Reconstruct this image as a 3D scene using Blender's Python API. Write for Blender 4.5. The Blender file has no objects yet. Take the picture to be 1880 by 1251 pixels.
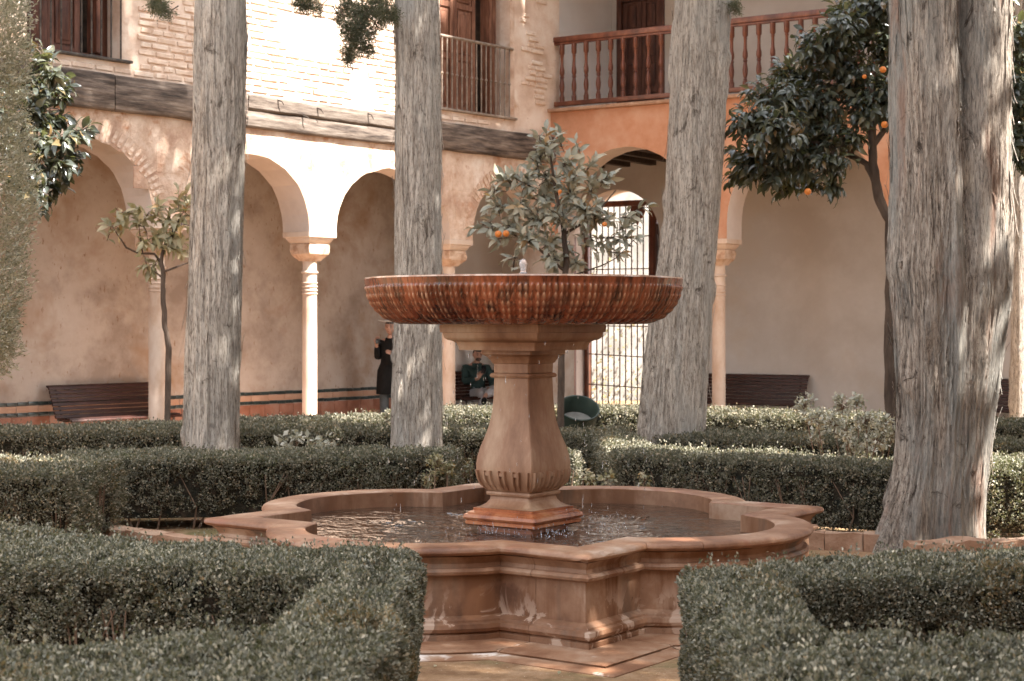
import bpy, bmesh, math, random
import numpy as np
from mathutils import Vector, Matrix, Euler

random.seed(7)
RNG = np.random.default_rng(11)
SC = bpy.context.scene
COL = SC.collection
R = math.radians

# ------------------------------------------------------------------ camera, sky, sun, exposure
F, PCX, HZ, EYE = 3100.0, 940.0, 590.0, 1.6          # focal length in photo pixels, centre column, horizon row, eye height
cam_data = bpy.data.cameras.new("camera")
cam = bpy.data.objects.new("camera", cam_data)
COL.objects.link(cam)
cam.location = (0, 0, EYE)
cam.rotation_euler = (R(90), 0, 0)
cam_data.sensor_width = 36.0
cam_data.lens = F * 36.0 / 1880.0
cam_data.shift_y = -(625.5 - HZ) / 1880.0
cam_data.clip_start = 0.1
cam_data.clip_end = 400
cam_data.dof.use_dof = True
cam_data.dof.focus_distance = 9.6
cam_data.dof.aperture_fstop = 6.3
SC.camera = cam

SUN_EL = 53.0
SAZ = (0.872, -0.490)                                  # horizontal direction towards the sun
world = bpy.data.worlds.new("World")
SC.world = world
world.use_nodes = True
wt = world.node_tree
sky = wt.nodes.new("ShaderNodeTexSky")
sky.sky_type = 'NISHITA'
sky.sun_disc = False
sky.sun_elevation = R(SUN_EL)
sky.sun_rotation = math.atan2(SAZ[0], SAZ[1])
hsv = wt.nodes.new("ShaderNodeHueSaturation")
hsv.inputs['Saturation'].default_value = 0.22
wt.links.new(sky.outputs[0], hsv.inputs['Color'])
bg = wt.nodes['Background']
bg.inputs[1].default_value = 0.15
wt.links.new(hsv.outputs[0], bg.inputs[0])

sun_data = bpy.data.lights.new("sun", 'SUN')
sun_data.energy = 5.0
sun_data.angle = R(0.6)
sun_data.color = (1.0, 0.95, 0.89)
sun = bpy.data.objects.new("sun", sun_data)
COL.objects.link(sun)
_s = Vector((SAZ[0] * math.cos(R(SUN_EL)), SAZ[1] * math.cos(R(SUN_EL)), math.sin(R(SUN_EL)))).normalized()
sun.rotation_euler = _s.to_track_quat('Z', 'Y').to_euler()
sun.location = (12, -6, 20)

SC.view_settings.view_transform = 'Standard'
SC.view_settings.look = 'None'
SC.view_settings.exposure = 2.35
SC.view_settings.gamma = 1.0
SC.render.engine = 'CYCLES'
SC.cycles.max_bounces = 8
SC.cycles.diffuse_bounces = 5
SC.cycles.use_denoising = True


def at(px, py, Y):
    """the point of the place seen at a photo pixel, Y metres ahead"""
    return Vector(((px - PCX) / F * Y, Y, EYE - (py - HZ) / F * Y))


def ground_z(y):
    return -0.12 * min(1.0, max(0.0, (y - 13.5) / 4.0))


# ------------------------------------------------------------------ helpers
def tag(o, label=None, cat=None, group=None, kind=None):
    if label: o['label'] = label
    if cat: o['category'] = cat
    if group: o['group'] = group
    if kind: o['kind'] = kind
    return o


def empty(name, loc=(0, 0, 0), rz=0.0, parent=None):
    o = bpy.data.objects.new(name, None)
    o.empty_display_size = 0.1
    COL.objects.link(o)
    o.location = loc
    o.rotation_euler = (0, 0, rz)
    if parent: o.parent = parent
    return o


def link(name, me, parent=None, loc=None):
    o = bpy.data.objects.new(name, me)
    COL.objects.link(o)
    if parent is not None: o.parent = parent
    if loc is not None: o.location = loc
    return o


def fast_mesh(name, V, faces_flat, nper, mat=None, smooth=False):
    """V (n,3); faces_flat int array; nper = verts per face"""
    me = bpy.data.meshes.new(name)
    V = np.ascontiguousarray(V, dtype=np.float32)
    Fl = np.ascontiguousarray(faces_flat, dtype=np.int32).ravel()
    nf = len(Fl) // nper
    me.vertices.add(len(V))
    me.vertices.foreach_set('co', V.ravel())
    me.loops.add(len(Fl))
    me.loops.foreach_set('vertex_index', Fl)
    me.polygons.add(nf)
    me.polygons.foreach_set('loop_start', np.arange(0, nf * nper, nper, dtype=np.int32))
    me.polygons.foreach_set('loop_total', np.full(nf, nper, dtype=np.int32))
    me.update(calc_edges=True)
    if smooth:
        me.polygons.foreach_set('use_smooth', np.ones(nf, dtype=bool))
    if mat: me.materials.append(mat)
    return me


class MB:
    """collects geometry for one mesh"""
    def __init__(s): s.v = []; s.f = []

    def add(s, vs, fs):
        b = len(s.v)
        s.v.extend([tuple(p) for p in vs])
        s.f.extend([tuple(i + b for i in f) for f in fs])
        return s

    def box(s, x0, x1, y0, y1, z0, z1, j=0.0):
        c = [(x, y, z) for z in (z0, z1) for y in (y0, y1) for x in (x0, x1)]
        if j: c = [(a + random.uniform(-j, j), b + random.uniform(-j, j), d + random.uniform(-j, j)) for a, b, d in c]
        return s.add(c, [(0, 2, 3, 1), (4, 5, 7, 6), (0, 1, 5, 4), (2, 6, 7, 3), (0, 4, 6, 2), (1, 3, 7, 5)])

    def bbox(s, x0, x1, y0, y1, z0, z1, b=0.01):
        """box with chamfered edges"""
        bm = bmesh.new()
        bmesh.ops.create_cube(bm, size=1)
        for v in bm.verts:
            v.co = Vector(((x0 + x1) / 2 + v.co.x * (x1 - x0), (y0 + y1) / 2 + v.co.y * (y1 - y0), (z0 + z1) / 2 + v.co.z * (z1 - z0)))
        bmesh.ops.bevel(bm, geom=list(bm.edges), offset=b, segments=2, affect='EDGES', profile=0.6)
        bm.verts.index_update()
        s.add([v.co[:] for v in bm.verts], [[v.index for v in f.verts] for f in bm.faces])
        bm.free()
        return s

    def tube(s, pts, rad, n=8, cap=True):
        pts = [Vector(p) for p in pts]
        m = len(pts)
        if not hasattr(rad, '__len__'): rad = [rad] * m
        vs, fs = [], []
        up = Vector((0, 0, 1))
        t0 = (pts[1] - pts[0]).normalized()
        a = t0.cross(up)
        if a.length < 1e-3: a = Vector((1, 0, 0))
        a.normalize()
        for i in range(m):
            t = (pts[min(i + 1, m - 1)] - pts[max(i - 1, 0)]).normalized()
            a = (a - t * a.dot(t))
            if a.length < 1e-6: a = t.orthogonal()
            a.normalize()
            b = t.cross(a)
            for k in range(n):
                an = 2 * math.pi * k / n
                vs.append(pts[i] + (a * math.cos(an) + b * math.sin(an)) * rad[i])
        for i in range(m - 1):
            for k in range(n):
                k2 = (k + 1) % n
                fs.append((i * n + k, i * n + k2, (i + 1) * n + k2, (i + 1) * n + k))
        if cap:
            fs.append(tuple(range(n))[::-1])
            fs.append(tuple((m - 1) * n + k for k in range(n)))
        return s.add(vs, fs)

    def lathe(s, prof, n=32, c=(0, 0), z0=0.0, cap=True):
        vs, fs = [], []
        m = len(prof)
        for r, z in prof:
            for k in range(n):
                a = 2 * math.pi * k / n
                vs.append((c[0] + r * math.cos(a), c[1] + r * math.sin(a), z0 + z))
        for i in range(m - 1):
            for k in range(n):
                k2 = (k + 1) % n
                fs.append((i * n + k, i * n + k2, (i + 1) * n + k2, (i + 1) * n + k))
        if cap:
            fs.append(tuple(range(n))[::-1])
            fs.append(tuple((m - 1) * n + k for k in range(n)))
        return s.add(vs, fs)

    def square(s, prof, ang=0.0, c=(0, 0)):
        """square-plan moulding: profile of (half diagonal, z), corners at ang+k*90"""
        vs, fs = [], []
        m = len(prof)
        N8 = 8
        for r, z in prof:
            for k in range(4):
                a = ang + k * math.pi / 2
                p = Vector((c[0] + r * math.cos(a), c[1] + r * math.sin(a)))
                ch = .007
                for s_ in (-1, 1):
                    d_ = Vector((math.cos(a + s_ * math.pi * .75), math.sin(a + s_ * math.pi * .75)))
                    q_ = p + d_ * ch
                    vs.append((q_.x, q_.y, z))
        for i in range(m - 1):
            for k in range(N8):
                k2 = (k + 1) % N8
                fs.append((i * N8 + k, i * N8 + k2, (i + 1) * N8 + k2, (i + 1) * N8 + k))
        fs.append(tuple(range(N8))[::-1])
        fs.append(tuple((m - 1) * N8 + k for k in range(N8)))
        return s.add(vs, fs)

    def prism(s, pts, z0, z1):
        """extrude an outline (x,y) counter-clockwise between z0 and z1"""
        n = len(pts)
        vs = [(x, y, z0) for x, y in pts] + [(x, y, z1) for x, y in pts]
        fs = [tuple(range(n))[::-1], tuple(range(n, 2 * n))]
        fs += [(i, (i + 1) % n, n + (i + 1) % n, n + i) for i in range(n)]
        return s.add(vs, fs)

    def mesh(s, name, mat, sharp=35):
        me = bpy.data.meshes.new(name)
        me.from_pydata(s.v, [], s.f)
        if mat: me.materials.append(mat)
        if sharp:
            me.polygons.foreach_set('use_smooth', np.ones(len(me.polygons), dtype=bool))
            me.set_sharp_from_angle(angle=R(sharp))
        return me

    def build(s, name, mat, parent=None, loc=None, sharp=35):
        return link(name, s.mesh(name, mat, sharp), parent, loc)


# value noise
def _h(ix, iy, iz, seed):
    n = (ix * 374761393 + iy * 668265263 + iz * 2147483647 + seed * 1274126177) & 0xFFFFFFFF
    n = ((n ^ (n >> 13)) * 1274126177) & 0xFFFFFFFF
    n = (n ^ (n >> 16)) & 0xFFFF
    return n / 65535.0


def vnoise(x, y, z, seed=0):
    x, y, z = [np.asarray(a, dtype=np.float64) for a in np.broadcast_arrays(x, y, z)]
    xi, yi, zi = [np.floor(a).astype(np.int64) for a in (x, y, z)]
    fx, fy, fz = x - xi, y - yi, z - zi
    fx, fy, fz = [f * f * (3 - 2 * f) for f in (fx, fy, fz)]
    r = 0
    for dx in (0, 1):
        for dy in (0, 1):
            for dz in (0, 1):
                w = (fx if dx else 1 - fx) * (fy if dy else 1 - fy) * (fz if dz else 1 - fz)
                r = r + w * _h(xi + dx, yi + dy, zi + dz, seed)
    return r * 2 - 1


def fnoise(x, y, z, seed=0, o=4):
    r, a, t = 0, 1.0, 0
    for k in range(o):
        r = r + a * vnoise(x * 2 ** k, y * 2 ** k, z * 2 ** k, seed + k * 17)
        t += a
        a *= 0.5
    return r / t


def norm(a):
    return a / np.maximum(np.linalg.norm(a, axis=-1, keepdims=True), 1e-9)


T_DIAMOND = (np.array([(0, 0, 0), (-.5, .5, .1), (0, 1, 0), (.5, .5, .1)]), np.array([(0, 2, 1), (0, 3, 2)]))
T_LEAF = (np.array([(0, 0, 0), (0, .33, .02), (0, .68, .01), (0, 1, -.10),
                    (-.36, .24, .05), (-.5, .5, .07), (-.27, .8, .03),
                    (.36, .24, .05), (.5, .5, .07), (.27, .8, .03)]),
          np.array([(0, 1, 4), (4, 1, 5), (1, 2, 5), (5, 2, 6), (2, 3, 6),
                    (0, 7, 1), (7, 8, 1), (1, 8, 2), (8, 9, 2), (2, 9, 3)]))


def leaf_frames(D, N):
    D = norm(D)
    X = norm(np.cross(D, N))
    Z = np.cross(X, D)
    return X, D, Z


def leaves_mesh(name, P, D, N, L, W, tmpl, mat):
    X, D, Z = leaf_frames(D, N)
    tv, tf = tmpl
    n, k = len(P), len(tv)
    L = np.broadcast_to(L, (n,))[:, None, None]
    W = np.broadcast_to(W, (n,))[:, None, None]
    V = P[:, None, :] + X[:, None, :] * (tv[None, :, 0:1] * W) + D[:, None, :] * (tv[None, :, 1:2] * L) + Z[:, None, :] * (tv[None, :, 2:3] * L)
    Fc = tf[None, :, :] + (np.arange(n) * k)[:, None, None]
    return fast_mesh(name, V.reshape(-1, 3), Fc.ravel(), 3, mat)


# ------------------------------------------------------------------ materials
class NT:
    def __init__(s, name):
        s.m = bpy.data.materials.new(name)
        s.m.use_nodes = True
        s.t = s.m.node_tree
        s.b = s.t.nodes['Principled BSDF']
        s.out = s.t.nodes['Material Output']

    def n(s, typ, **kw):
        nd = s.t.nodes.new(typ)
        for k, v in kw.items(): setattr(nd, k, v)
        return nd

    def l(s, a, b): s.t.links.new(a, b)

    def coords(s, scale=(1, 1, 1), rnd=False, rot=(0, 0, 0)):
        tc = s.n('ShaderNodeTexCoord')
        mp = s.n('ShaderNodeMapping')
        mp.inputs['Scale'].default_value = scale
        mp.inputs['Rotation'].default_value = rot
        s.l(tc.outputs['Object'], mp.inputs['Vector'])
        if rnd:
            oi = s.n('ShaderNodeObjectInfo')
            mu = s.n('ShaderNodeMath', operation='MULTIPLY')
            mu.inputs[1].default_value = 57.0
            s.l(oi.outputs['Random'], mu.inputs[0])
            cb = s.n('ShaderNodeCombineXYZ')
            for i in range(3): s.l(mu.outputs[0], cb.inputs[i])
            s.l(cb.outputs[0], mp.inputs['Location'])
        return mp.outputs[0]

    def noise(s, vec, scale, detail=6, rough=0.6, dist=0.0):
        nd = s.n('ShaderNodeTexNoise')
        nd.inputs['Scale'].default_value = scale
        nd.inputs['Detail'].default_value = detail
        nd.inputs['Roughness'].default_value = rough
        nd.inputs['Distortion'].default_value = dist
        s.l(vec, nd.inputs['Vector'])
        return nd.outputs[0]

    def ramp(s, fac, stops, interp='LINEAR'):
        r = s.n('ShaderNodeValToRGB')
        r.color_ramp.interpolation = interp
        e = r.color_ramp.elements
        while len(e) < len(stops): e.new(0.5)
        for el, (p, c) in zip(e, stops):
            el.position = p
            el.color = (c, c, c, 1) if not hasattr(c, '__len__') else (*c, 1)
        s.l(fac, r.inputs[0])
        return r.outputs[0]

    def mix(s, fac, a, b, blend='MIX'):
        m = s.n('ShaderNodeMix', data_type='RGBA', blend_type=blend)
        for sock, v in ((m.inputs[0], fac), (m.inputs[6], a), (m.inputs[7], b)):
            if hasattr(v, 'links'): s.l(v, sock)
            elif hasattr(v, '__len__'): sock.default_value = (*v, 1)
            else: sock.default_value = v
        return m.outputs[2]

    def bump(s, h, strength=0.5, dist=0.01, prev=None):
        b = s.n('ShaderNodeBump')
        b.inputs['Strength'].default_value = strength
        b.inputs['Distance'].default_value = dist
        s.l(h, b.inputs['Height'])
        if prev is not None: s.l(prev, b.inputs['Normal'])
        return b.outputs[0]

    def fin(s, color=None, rough=None, normal=None, spec=None):
        if color is not None:
            if hasattr(color, 'links'): s.l(color, s.b.inputs['Base Color'])
            else: s.b.inputs['Base Color'].default_value = (*color, 1)
        if rough is not None:
            if hasattr(rough, 'links'): s.l(rough, s.b.inputs['Roughness'])
            else: s.b.inputs['Roughness'].default_value = rough
        if normal is not None: s.l(normal, s.b.inputs['Normal'])
        if spec is not None: s.b.inputs['Specular IOR Level'].default_value = spec
        return s.m


def surf(name, stops, scale=3.0, stretch=(1, 1, 1), rough=0.85, bscale=40.0, bump=0.3, bdist=0.006, stain=None, stain_scale=0.7,
         stain_stretch=(1, 1, 1), stain_pos=(0.5, 0.65), rnd=False, spec=0.3, speck=None, bstretch=None):
    """stone, plaster, wood: noise-ramped colour, optional stains and specks, fine relief"""
    t = NT(name)
    v = t.coords(stretch, rnd)
    c = t.ramp(t.noise(v, scale, 8, 0.66), [(.5 + (p - .5) * .62, q) for p, q in stops])
    if stain:
        v2 = t.coords(stain_stretch, rnd)
        f = t.ramp(t.noise(v2, stain_scale, 5, 0.65, 0.3), [(stain_pos[0], 0.0), (stain_pos[1], 1.0)])
        c = t.mix(f, c, stain)
    if speck:
        col, ssc, st, p0, p1 = speck
        v3 = t.coords(st, rnd)
        f = t.ramp(t.noise(v3, ssc, 3, 0.7), [(p0, 0.0), (p1, 1.0)])
        c = t.mix(f, c, col)
    vb = t.coords(bstretch or stretch, rnd)
    nb = t.bump(t.noise(vb, bscale, 6, 0.65), bump, bdist)
    return t.fin(c, rough, nb, spec)


def leafmat(name, stops, rough=0.38, spec=0.5, trans=0.25, gloss=0.0):
    t = NT(name)
    g = t.n('ShaderNodeNewGeometry')
    oi = t.n('ShaderNodeObjectInfo')
    ad = t.n('ShaderNodeMath', operation='ADD')
    t.l(g.outputs['Random Per Island'], ad.inputs[0])
    t.l(oi.outputs['Random'], ad.inputs[1])
    fr = t.n('ShaderNodeMath', operation='FRACT')
    t.l(ad.outputs[0], fr.inputs[0])
    c = t.ramp(fr.outputs[0], stops)
    t.fin(c, rough, None, spec)
    tr = t.n('ShaderNodeBsdfTranslucent')
    c2 = t.mix(0.6, c, (0.22, 0.24, 0.05))
    t.l(c2, tr.inputs['Color'])
    mx = t.n('ShaderNodeMixShader')
    mx.inputs[0].default_value = trans
    t.l(t.b.outputs[0], mx.inputs[1])
    t.l(tr.outputs[0], mx.inputs[2])
    t.l(mx.outputs[0], t.out.inputs['Surface'])
    return t.m


M = {}
M['wash'] = surf('limewash', [(0.3, (.56, .40, .30)), (0.5, (.68, .52, .41)), (0.75, (.77, .65, .55))], 2.5, rough=.9, bscale=26, bump=.55, bdist=.012,
                 stain=(.50, .30, .18), stain_scale=2.2, stain_pos=(.60, .74), speck=(( .36, .17, .09), 9, (1, 1, 1.6), .68, .74))
M['brick'] = surf('limewashed_brick', [(0.3, (.56, .40, .30)), (0.5, (.68, .53, .42)), (0.75, (.77, .66, .56))], 3.5, rough=.9, bscale=30, bump=.5, bdist=.008,
                  rnd=True, speck=((.42, .2, .1), 12, (1, 1, 1.4), .66, .74))
M['lower_wash'] = surf('patchy_ochre_plaster', [(0.28, (.44, .28, .20)), (0.45, (.58, .415, .31)), (0.6, (.70, .55, .44)), (0.8, (.78, .68, .59))], 1.6, rough=.92,
                       bscale=14, bump=.8, bdist=.03, stain=(.46, .25, .15), stain_scale=3.4, stain_pos=(.55, .66), speck=((.3, .14, .08), 16, (1, 1, .8), .70, .75))
M['ochre'] = surf('orange_ochre_plaster', [(0.3, (.42, .195, .105)), (0.5, (.50, .25, .148)), (0.75, (.56, .335, .225))], 1.4, rough=.9, bscale=30, bump=.25,
                  stain=(.40, .20, .10), stain_scale=1.1, stain_pos=(.62, .8), speck=((.75, .62, .5), 18, (1, 1, 1), .73, .76))
M['soffit'] = surf('pale_grey_plaster', [(0.35, (.56, .47, .41)), (0.65, (.64, .55, .49))], 1.2, rough=.9, bscale=40, bump=.12)
M['back_left'] = surf('stained_beige_plaster', [(0.3, (.31, .245, .20)), (0.5, (.46, .385, .325)), (0.75, (.53, .465, .41))], 0.8, rough=.92, bscale=35, bump=.25,
                      stain=(.34, .22, .14), stain_scale=.75, stain_pos=(.50, .68), speck=((.26, .16, .1), 22, (1, 1, .35), .64, .72))
M['back_right'] = surf('smooth_beige_plaster', [(0.3, (.49, .44, .39)), (0.55, (.57, .525, .48)), (0.75, (.62, .58, .54))], 0.6, rough=.9, bscale=30, bump=.1,
                       stain=(.5, .40, .30), stain_scale=.5, stain_pos=(.52, .75))
M['white_wall'] = surf('white_plaster', [(0.3, (.76, .71, .66)), (0.7, (.82, .78, .74))], 1.0, rough=.9, bscale=40, bump=.12)
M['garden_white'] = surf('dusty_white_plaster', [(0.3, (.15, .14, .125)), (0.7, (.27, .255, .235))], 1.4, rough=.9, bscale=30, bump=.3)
M['dry_leaf'] = leafmat('dry_hedge_leaf', [(0, (.16, .11, .06)), (.6, (.24, .18, .10)), (1, (.34, .24, .14))], .6, .25, .25)
M['column'] = surf('column_marble', [(0.3, (.50, .34, .24)), (0.5, (.62, .48, .38)), (0.75, (.68, .58, .49))], 1.6, (1, 1, .5), rough=.6, bscale=50, bump=.12, bdist=.003)
M['capital'] = surf('carved_capital_stone', [(0.3, (.42, .25, .16)), (0.5, (.60, .42, .30)), (0.75, (.68, .52, .40))], 7, rough=.85, bscale=30, bump=.9, bdist=.02)
t = NT('ochre_sandstone')
v = t.coords()
c = t.ramp(t.noise(v, 1.7, 9, .66), [(0.36, (.12, .055, .029)), (0.46, (.235, .120, .067)), (0.55, (.315, .178, .107)), (0.66, (.44, .305, .215))])
f = t.ramp(t.noise(t.coords((1, 1, .14)), 4.5, 6, .65, .2), [(.47, 0.0), (.60, 1.0)])
c = t.mix(f, c, (.19, .085, .040))
f = t.ramp(t.noise(t.coords((1, 1, .10)), 3.0, 4, .6, .1), [(.56, 0.0), (.66, .8)])
c = t.mix(f, c, (.12, .085, .062))
sx = t.n('ShaderNodeSeparateXYZ'); t.l(t.coords(), sx.inputs[0])
low = t.ramp(sx.outputs[2], [(.10, 1.0), (.30, 0.0)])
ef = t.ramp(t.noise(t.coords((1, 1, .6)), 3.6, 6, .62, .8), [(.555, 0.0), (.58, 1.0)])
mu = t.n('ShaderNodeMath', operation='MULTIPLY'); t.l(low, mu.inputs[0]); t.l(ef, mu.inputs[1])
c = t.mix(mu.outputs[0], c, (.50, .36, .27))
fs = t.ramp(t.noise(t.coords((1, 1, .7)), 26, 3, .7), [(.68, 0.0), (.74, 1.0)])
c = t.mix(fs, c, (.12, .065, .04))
M['stone'] = t.fin(c, .6, t.bump(t.noise(t.coords(), 55, 6, .65), .3, .004), .35)
M['coping'] = surf('worn_coping_sandstone', [(0.25, (.15, .062, .030)), (0.45, (.27, .132, .070)), (0.6, (.38, .225, .14)), (0.8, (.56, .42, .32))], 2.2, rough=.5, bscale=50,
                   bump=.4, bdist=.005, stain=(.26, .11, .06), stain_scale=3, stain_pos=(.54, .68), spec=.45)
M['pedestal'] = surf('smooth_pedestal_stone', [(0.25, (.19, .088, .043)), (0.45, (.32, .172, .098)), (0.6, (.44, .285, .182)), (0.8, (.55, .41, .30))], 2.4, (1, 1, .35), rough=.55,
                     bscale=60, bump=.2, bdist=.003, stain=(.32, .15, .085), stain_scale=2.5, stain_stretch=(1, 1, .25), stain_pos=(.55, .72), spec=.4)
M['wet_red'] = surf('wet_red_stone', [(0.3, (.22, .06, .02)), (0.5, (.40, .13, .05)), (0.75, (.5, .22, .10))], 5, (1, 1, .4), rough=.22, bscale=40, bump=.25, spec=.6)
# bowl: wet, streaked; pale highlights painted on the tips of the raised scales
t = NT('wet_streaked_bowl_stone')
v = t.coords((1, 1, .10))
c = t.ramp(t.noise(v, 13, 7, .68), [(0.30, (.020, .009, .006)), (0.41, (.11, .032, .014)), (0.50, (.31, .085, .034)), (0.60, (.15, .045, .02)), (0.74, (.34, .15, .08))])
v2 = t.coords((1, 1, .25))
blk = t.ramp(t.noise(v2, 2.6, 4, .55), [(0.50, (1, 1, 1)), (0.68, (.34, .25, .2))])
c = t.mix(1.0, c, blk, 'MULTIPLY')
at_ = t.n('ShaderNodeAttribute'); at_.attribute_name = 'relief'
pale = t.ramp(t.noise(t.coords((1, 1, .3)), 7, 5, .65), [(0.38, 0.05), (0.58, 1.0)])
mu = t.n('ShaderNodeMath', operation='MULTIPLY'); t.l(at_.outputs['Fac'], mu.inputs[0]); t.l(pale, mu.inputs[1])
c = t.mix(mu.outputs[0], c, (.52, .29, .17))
nb = t.bump(t.noise(t.coords((1, 1, .5)), 60, 4, .6), .25, .003)
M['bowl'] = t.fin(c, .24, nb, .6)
M['water_rim'] = surf('pale_wet_rim', [(0.4, (.35, .2, .13)), (0.6, (.6, .45, .35))], 9, rough=.15, bscale=50, bump=.1, spec=.7)
M['iron'] = surf('dark_iron', [(0.35, (.035, .028, .024)), (0.7, (.09, .07, .055))], 20, rough=.55, bscale=60, bump=.3)
M['iron_pale'] = surf('sun_bleached_iron', [(0.35, (.17, .13, .10)), (0.7, (.30, .24, .19))], 12, rough=.5, bscale=60, bump=.3)
M['gate_iron'] = surf('rust_red_iron', [(0.35, (.09, .042, .025)), (0.7, (.17, .085, .05))], 12, rough=.6, bscale=60, bump=.3)
M['old_wood'] = surf('weathered_dark_timber', [(0.28, (.035, .027, .022)), (0.45, (.10, .075, .06)), (0.62, (.19, .145, .115)), (0.8, (.30, .24, .19))], 5, (.35, 1, 3.2), rough=.85,
                     bscale=7, bump=.9, bdist=.02, rnd=True)
M['pale_wood'] = surf('sun_bleached_timber', [(0.28, (.05, .037, .03)), (0.45, (.115, .088, .07)), (0.65, (.17, .138, .113)), (0.8, (.25, .21, .175))], 5, (.35, 1, 3.2), rough=.85,
                      bscale=7, bump=.8, bdist=.02, rnd=True)
M['shutter'] = surf('brown_shutter_wood', [(0.3, (.10, .042, .025)), (0.55, (.19, .085, .05)), (0.8, (.27, .14, .09))], 5, (3, 3, .5), rough=.6, bscale=12, bump=.35, bstretch=(4, 4, .5))
M['dark_shutter'] = surf('dark_shutter_wood', [(0.3, (.055, .020, .012)), (0.55, (.11, .042, .025)), (0.8, (.16, .07, .045))], 5, (3, 3, .5), rough=.55, bscale=12, bump=.35, bstretch=(4, 4, .5))
M['rail_wood'] = surf('varnished_red_wood', [(0.3, (.075, .020, .010)), (0.55, (.15, .045, .022)), (0.8, (.24, .09, .045))], 6, (1, 1, .5), rough=.4, bscale=20, bump=.15, spec=.5)
M['bench'] = surf('dark_red_bench_wood', [(0.3, (.026, .009, .006)), (0.6, (.050, .018, .012)), (0.8, (.075, .029, .020))], 6, (.5, 2, 2), rough=.42, bscale=20, bump=.2, rnd=True)
M['tile_dark'] = surf('dark_glazed_tile', [(0.35, (.012, .022, .022)), (0.65, (.035, .055, .052))], 12, rough=.3, bscale=30, bump=.15, rnd=True, spec=.5)
M['tile_red'] = surf('terracotta_tile', [(0.3, (.26, .10, .055)), (0.55, (.36, .16, .10)), (0.8, (.42, .24, .17))], 2.0, rough=.5, bscale=30, bump=.15, rnd=True)
M['tile_tan'] = surf('tan_clay_band', [(0.3, (.44, .25, .16)), (0.8, (.52, .34, .24))], 3, rough=.6, bscale=30, bump=.15, rnd=True)
M['ceil'] = surf('dark_ceiling_wood', [(0.3, (.025, .015, .010)), (0.8, (.06, .038, .025))], 4, (.5, 3, 3), rough=.8, bscale=20, bump=.3)
M['roof'] = surf('clay_roof', [(0.3, (.20, .11, .07)), (0.8, (.34, .2, .13))], 4, rough=.85, bscale=20, bump=.3)
M['ground'] = surf('packed_earth_and_moss', [(0.3, (.19, .10, .048)), (0.5, (.28, .165, .085)), (0.7, (.38, .24, .14))], 5, rough=.95, bscale=55, bump=.8, bdist=.012,
                   stain=(.15, .125, .05), stain_scale=1.3, stain_pos=(.5, .66), speck=((.54, .42, .32), 60, (1, 1, 1), .63, .70))
M['floor'] = surf('worn_floor_brick', [(0.3, (.36, .22, .15)), (0.7, (.50, .34, .25))], 3, rough=.7, bscale=30, bump=.3)
M['slab'] = surf('wet_paving_stone', [(0.3, (.20, .09, .045)), (0.5, (.30, .16, .09)), (0.75, (.42, .28, .19))], 2.4, rough=.6, bscale=40, bump=.4, bdist=.006, rnd=True,
                 stain=(.70, .60, .52), stain_scale=2.4, stain_pos=(.60, .66))
M['kerb'] = surf('kerb_stone', [(0.3, (.27, .15, .09)), (0.5, (.38, .23, .15)), (0.8, (.50, .35, .25))], 5, rough=.85, bscale=26, bump=.7, bdist=.014, rnd=True)
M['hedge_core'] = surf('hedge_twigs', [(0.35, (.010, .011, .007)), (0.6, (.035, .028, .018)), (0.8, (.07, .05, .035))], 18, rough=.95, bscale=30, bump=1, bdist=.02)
M['twig'] = surf('brown_twig', [(0.3, (.13, .08, .05)), (0.8, (.26, .18, .13))], 10, rough=.8, bscale=40, bump=.4)
M['box_leaf'] = leafmat('boxwood_leaf', [(0, (.070, .070, .050)), (.45, (.17, .168, .130)), (.8, (.34, .32, .25)), (1, (.54, .48, .36))], .55, .25, .22)
M['box_leaf_back'] = leafmat('clipped_leaf', [(0, (.070, .068, .050)), (.5, (.165, .157, .120)), (.85, (.31, .285, .215)), (1, (.46, .37, .26))], .6, .2, .22)
M['pale_leaf'] = leafmat('variegated_leaf', [(0, (.08, .09, .06)), (.5, (.18, .18, .12)), (1, (.42, .39, .30))], .45, .4, .3)
M['citrus'] = leafmat('citrus_leaf', [(0, (.040, .048, .038)), (.6, (.075, .085, .065)), (.92, (.14, .135, .08)), (1, (.22, .13, .05))], .27, .75, .2)
M['citrus_pale'] = leafmat('dusty_citrus_leaf', [(0, (.28, .285, .24)), (.6, (.40, .395, .315)), (.92, (.52, .47, .35)), (1, (.46, .27, .12))], .5, .4, .10)
M['loquat'] = leafmat('pale_yellow_green_leaf', [(0, (.24, .23, .13)), (.5, (.42, .38, .25)), (.8, (.58, .50, .34)), (1, (.42, .25, .09))], .4, .5, .35)
M['rose_leaf'] = leafmat('silvery_leaf', [(0, (.34, .34, .27)), (.6, (.58, .56, .47)), (1, (.72, .68, .58))], .4, .5, .3)
M['cypress'] = leafmat('cypress_scale', [(0, (.045, .055, .035)), (.5, (.085, .095, .065)), (.85, (.15, .15, .10)), (1, (.22, .15, .09))], .55, .3, .3)
M['cypress_pale'] = leafmat('grey_cypress_scale', [(0, (.28, .28, .22)), (.5, (.50, .47, .38)), (1, (.72, .64, .50))], .6, .25, .4)
M['agave'] = leafmat('strap_leaf', [(0, (.08, .10, .06)), (1, (.13, .15, .10))], .4, .5, .2)
M['orange'] = surf('orange_peel', [(0.3, (.62, .16, .025)), (0.7, (.75, .24, .04))], 6, rough=.45, bscale=90, bump=.2, spec=.5)
M['tub'] = surf('green_plastic_tub', [(0.3, (.030, .045, .034)), (0.7, (.050, .068, .052))], 4, rough=.45, bscale=40, bump=.1)
M['tub_in'] = surf('pale_dried_residue', [(0.3, (.28, .27, .24)), (0.7, (.42, .40, .36))], 8, rough=.7, bscale=40, bump=.2)
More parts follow.
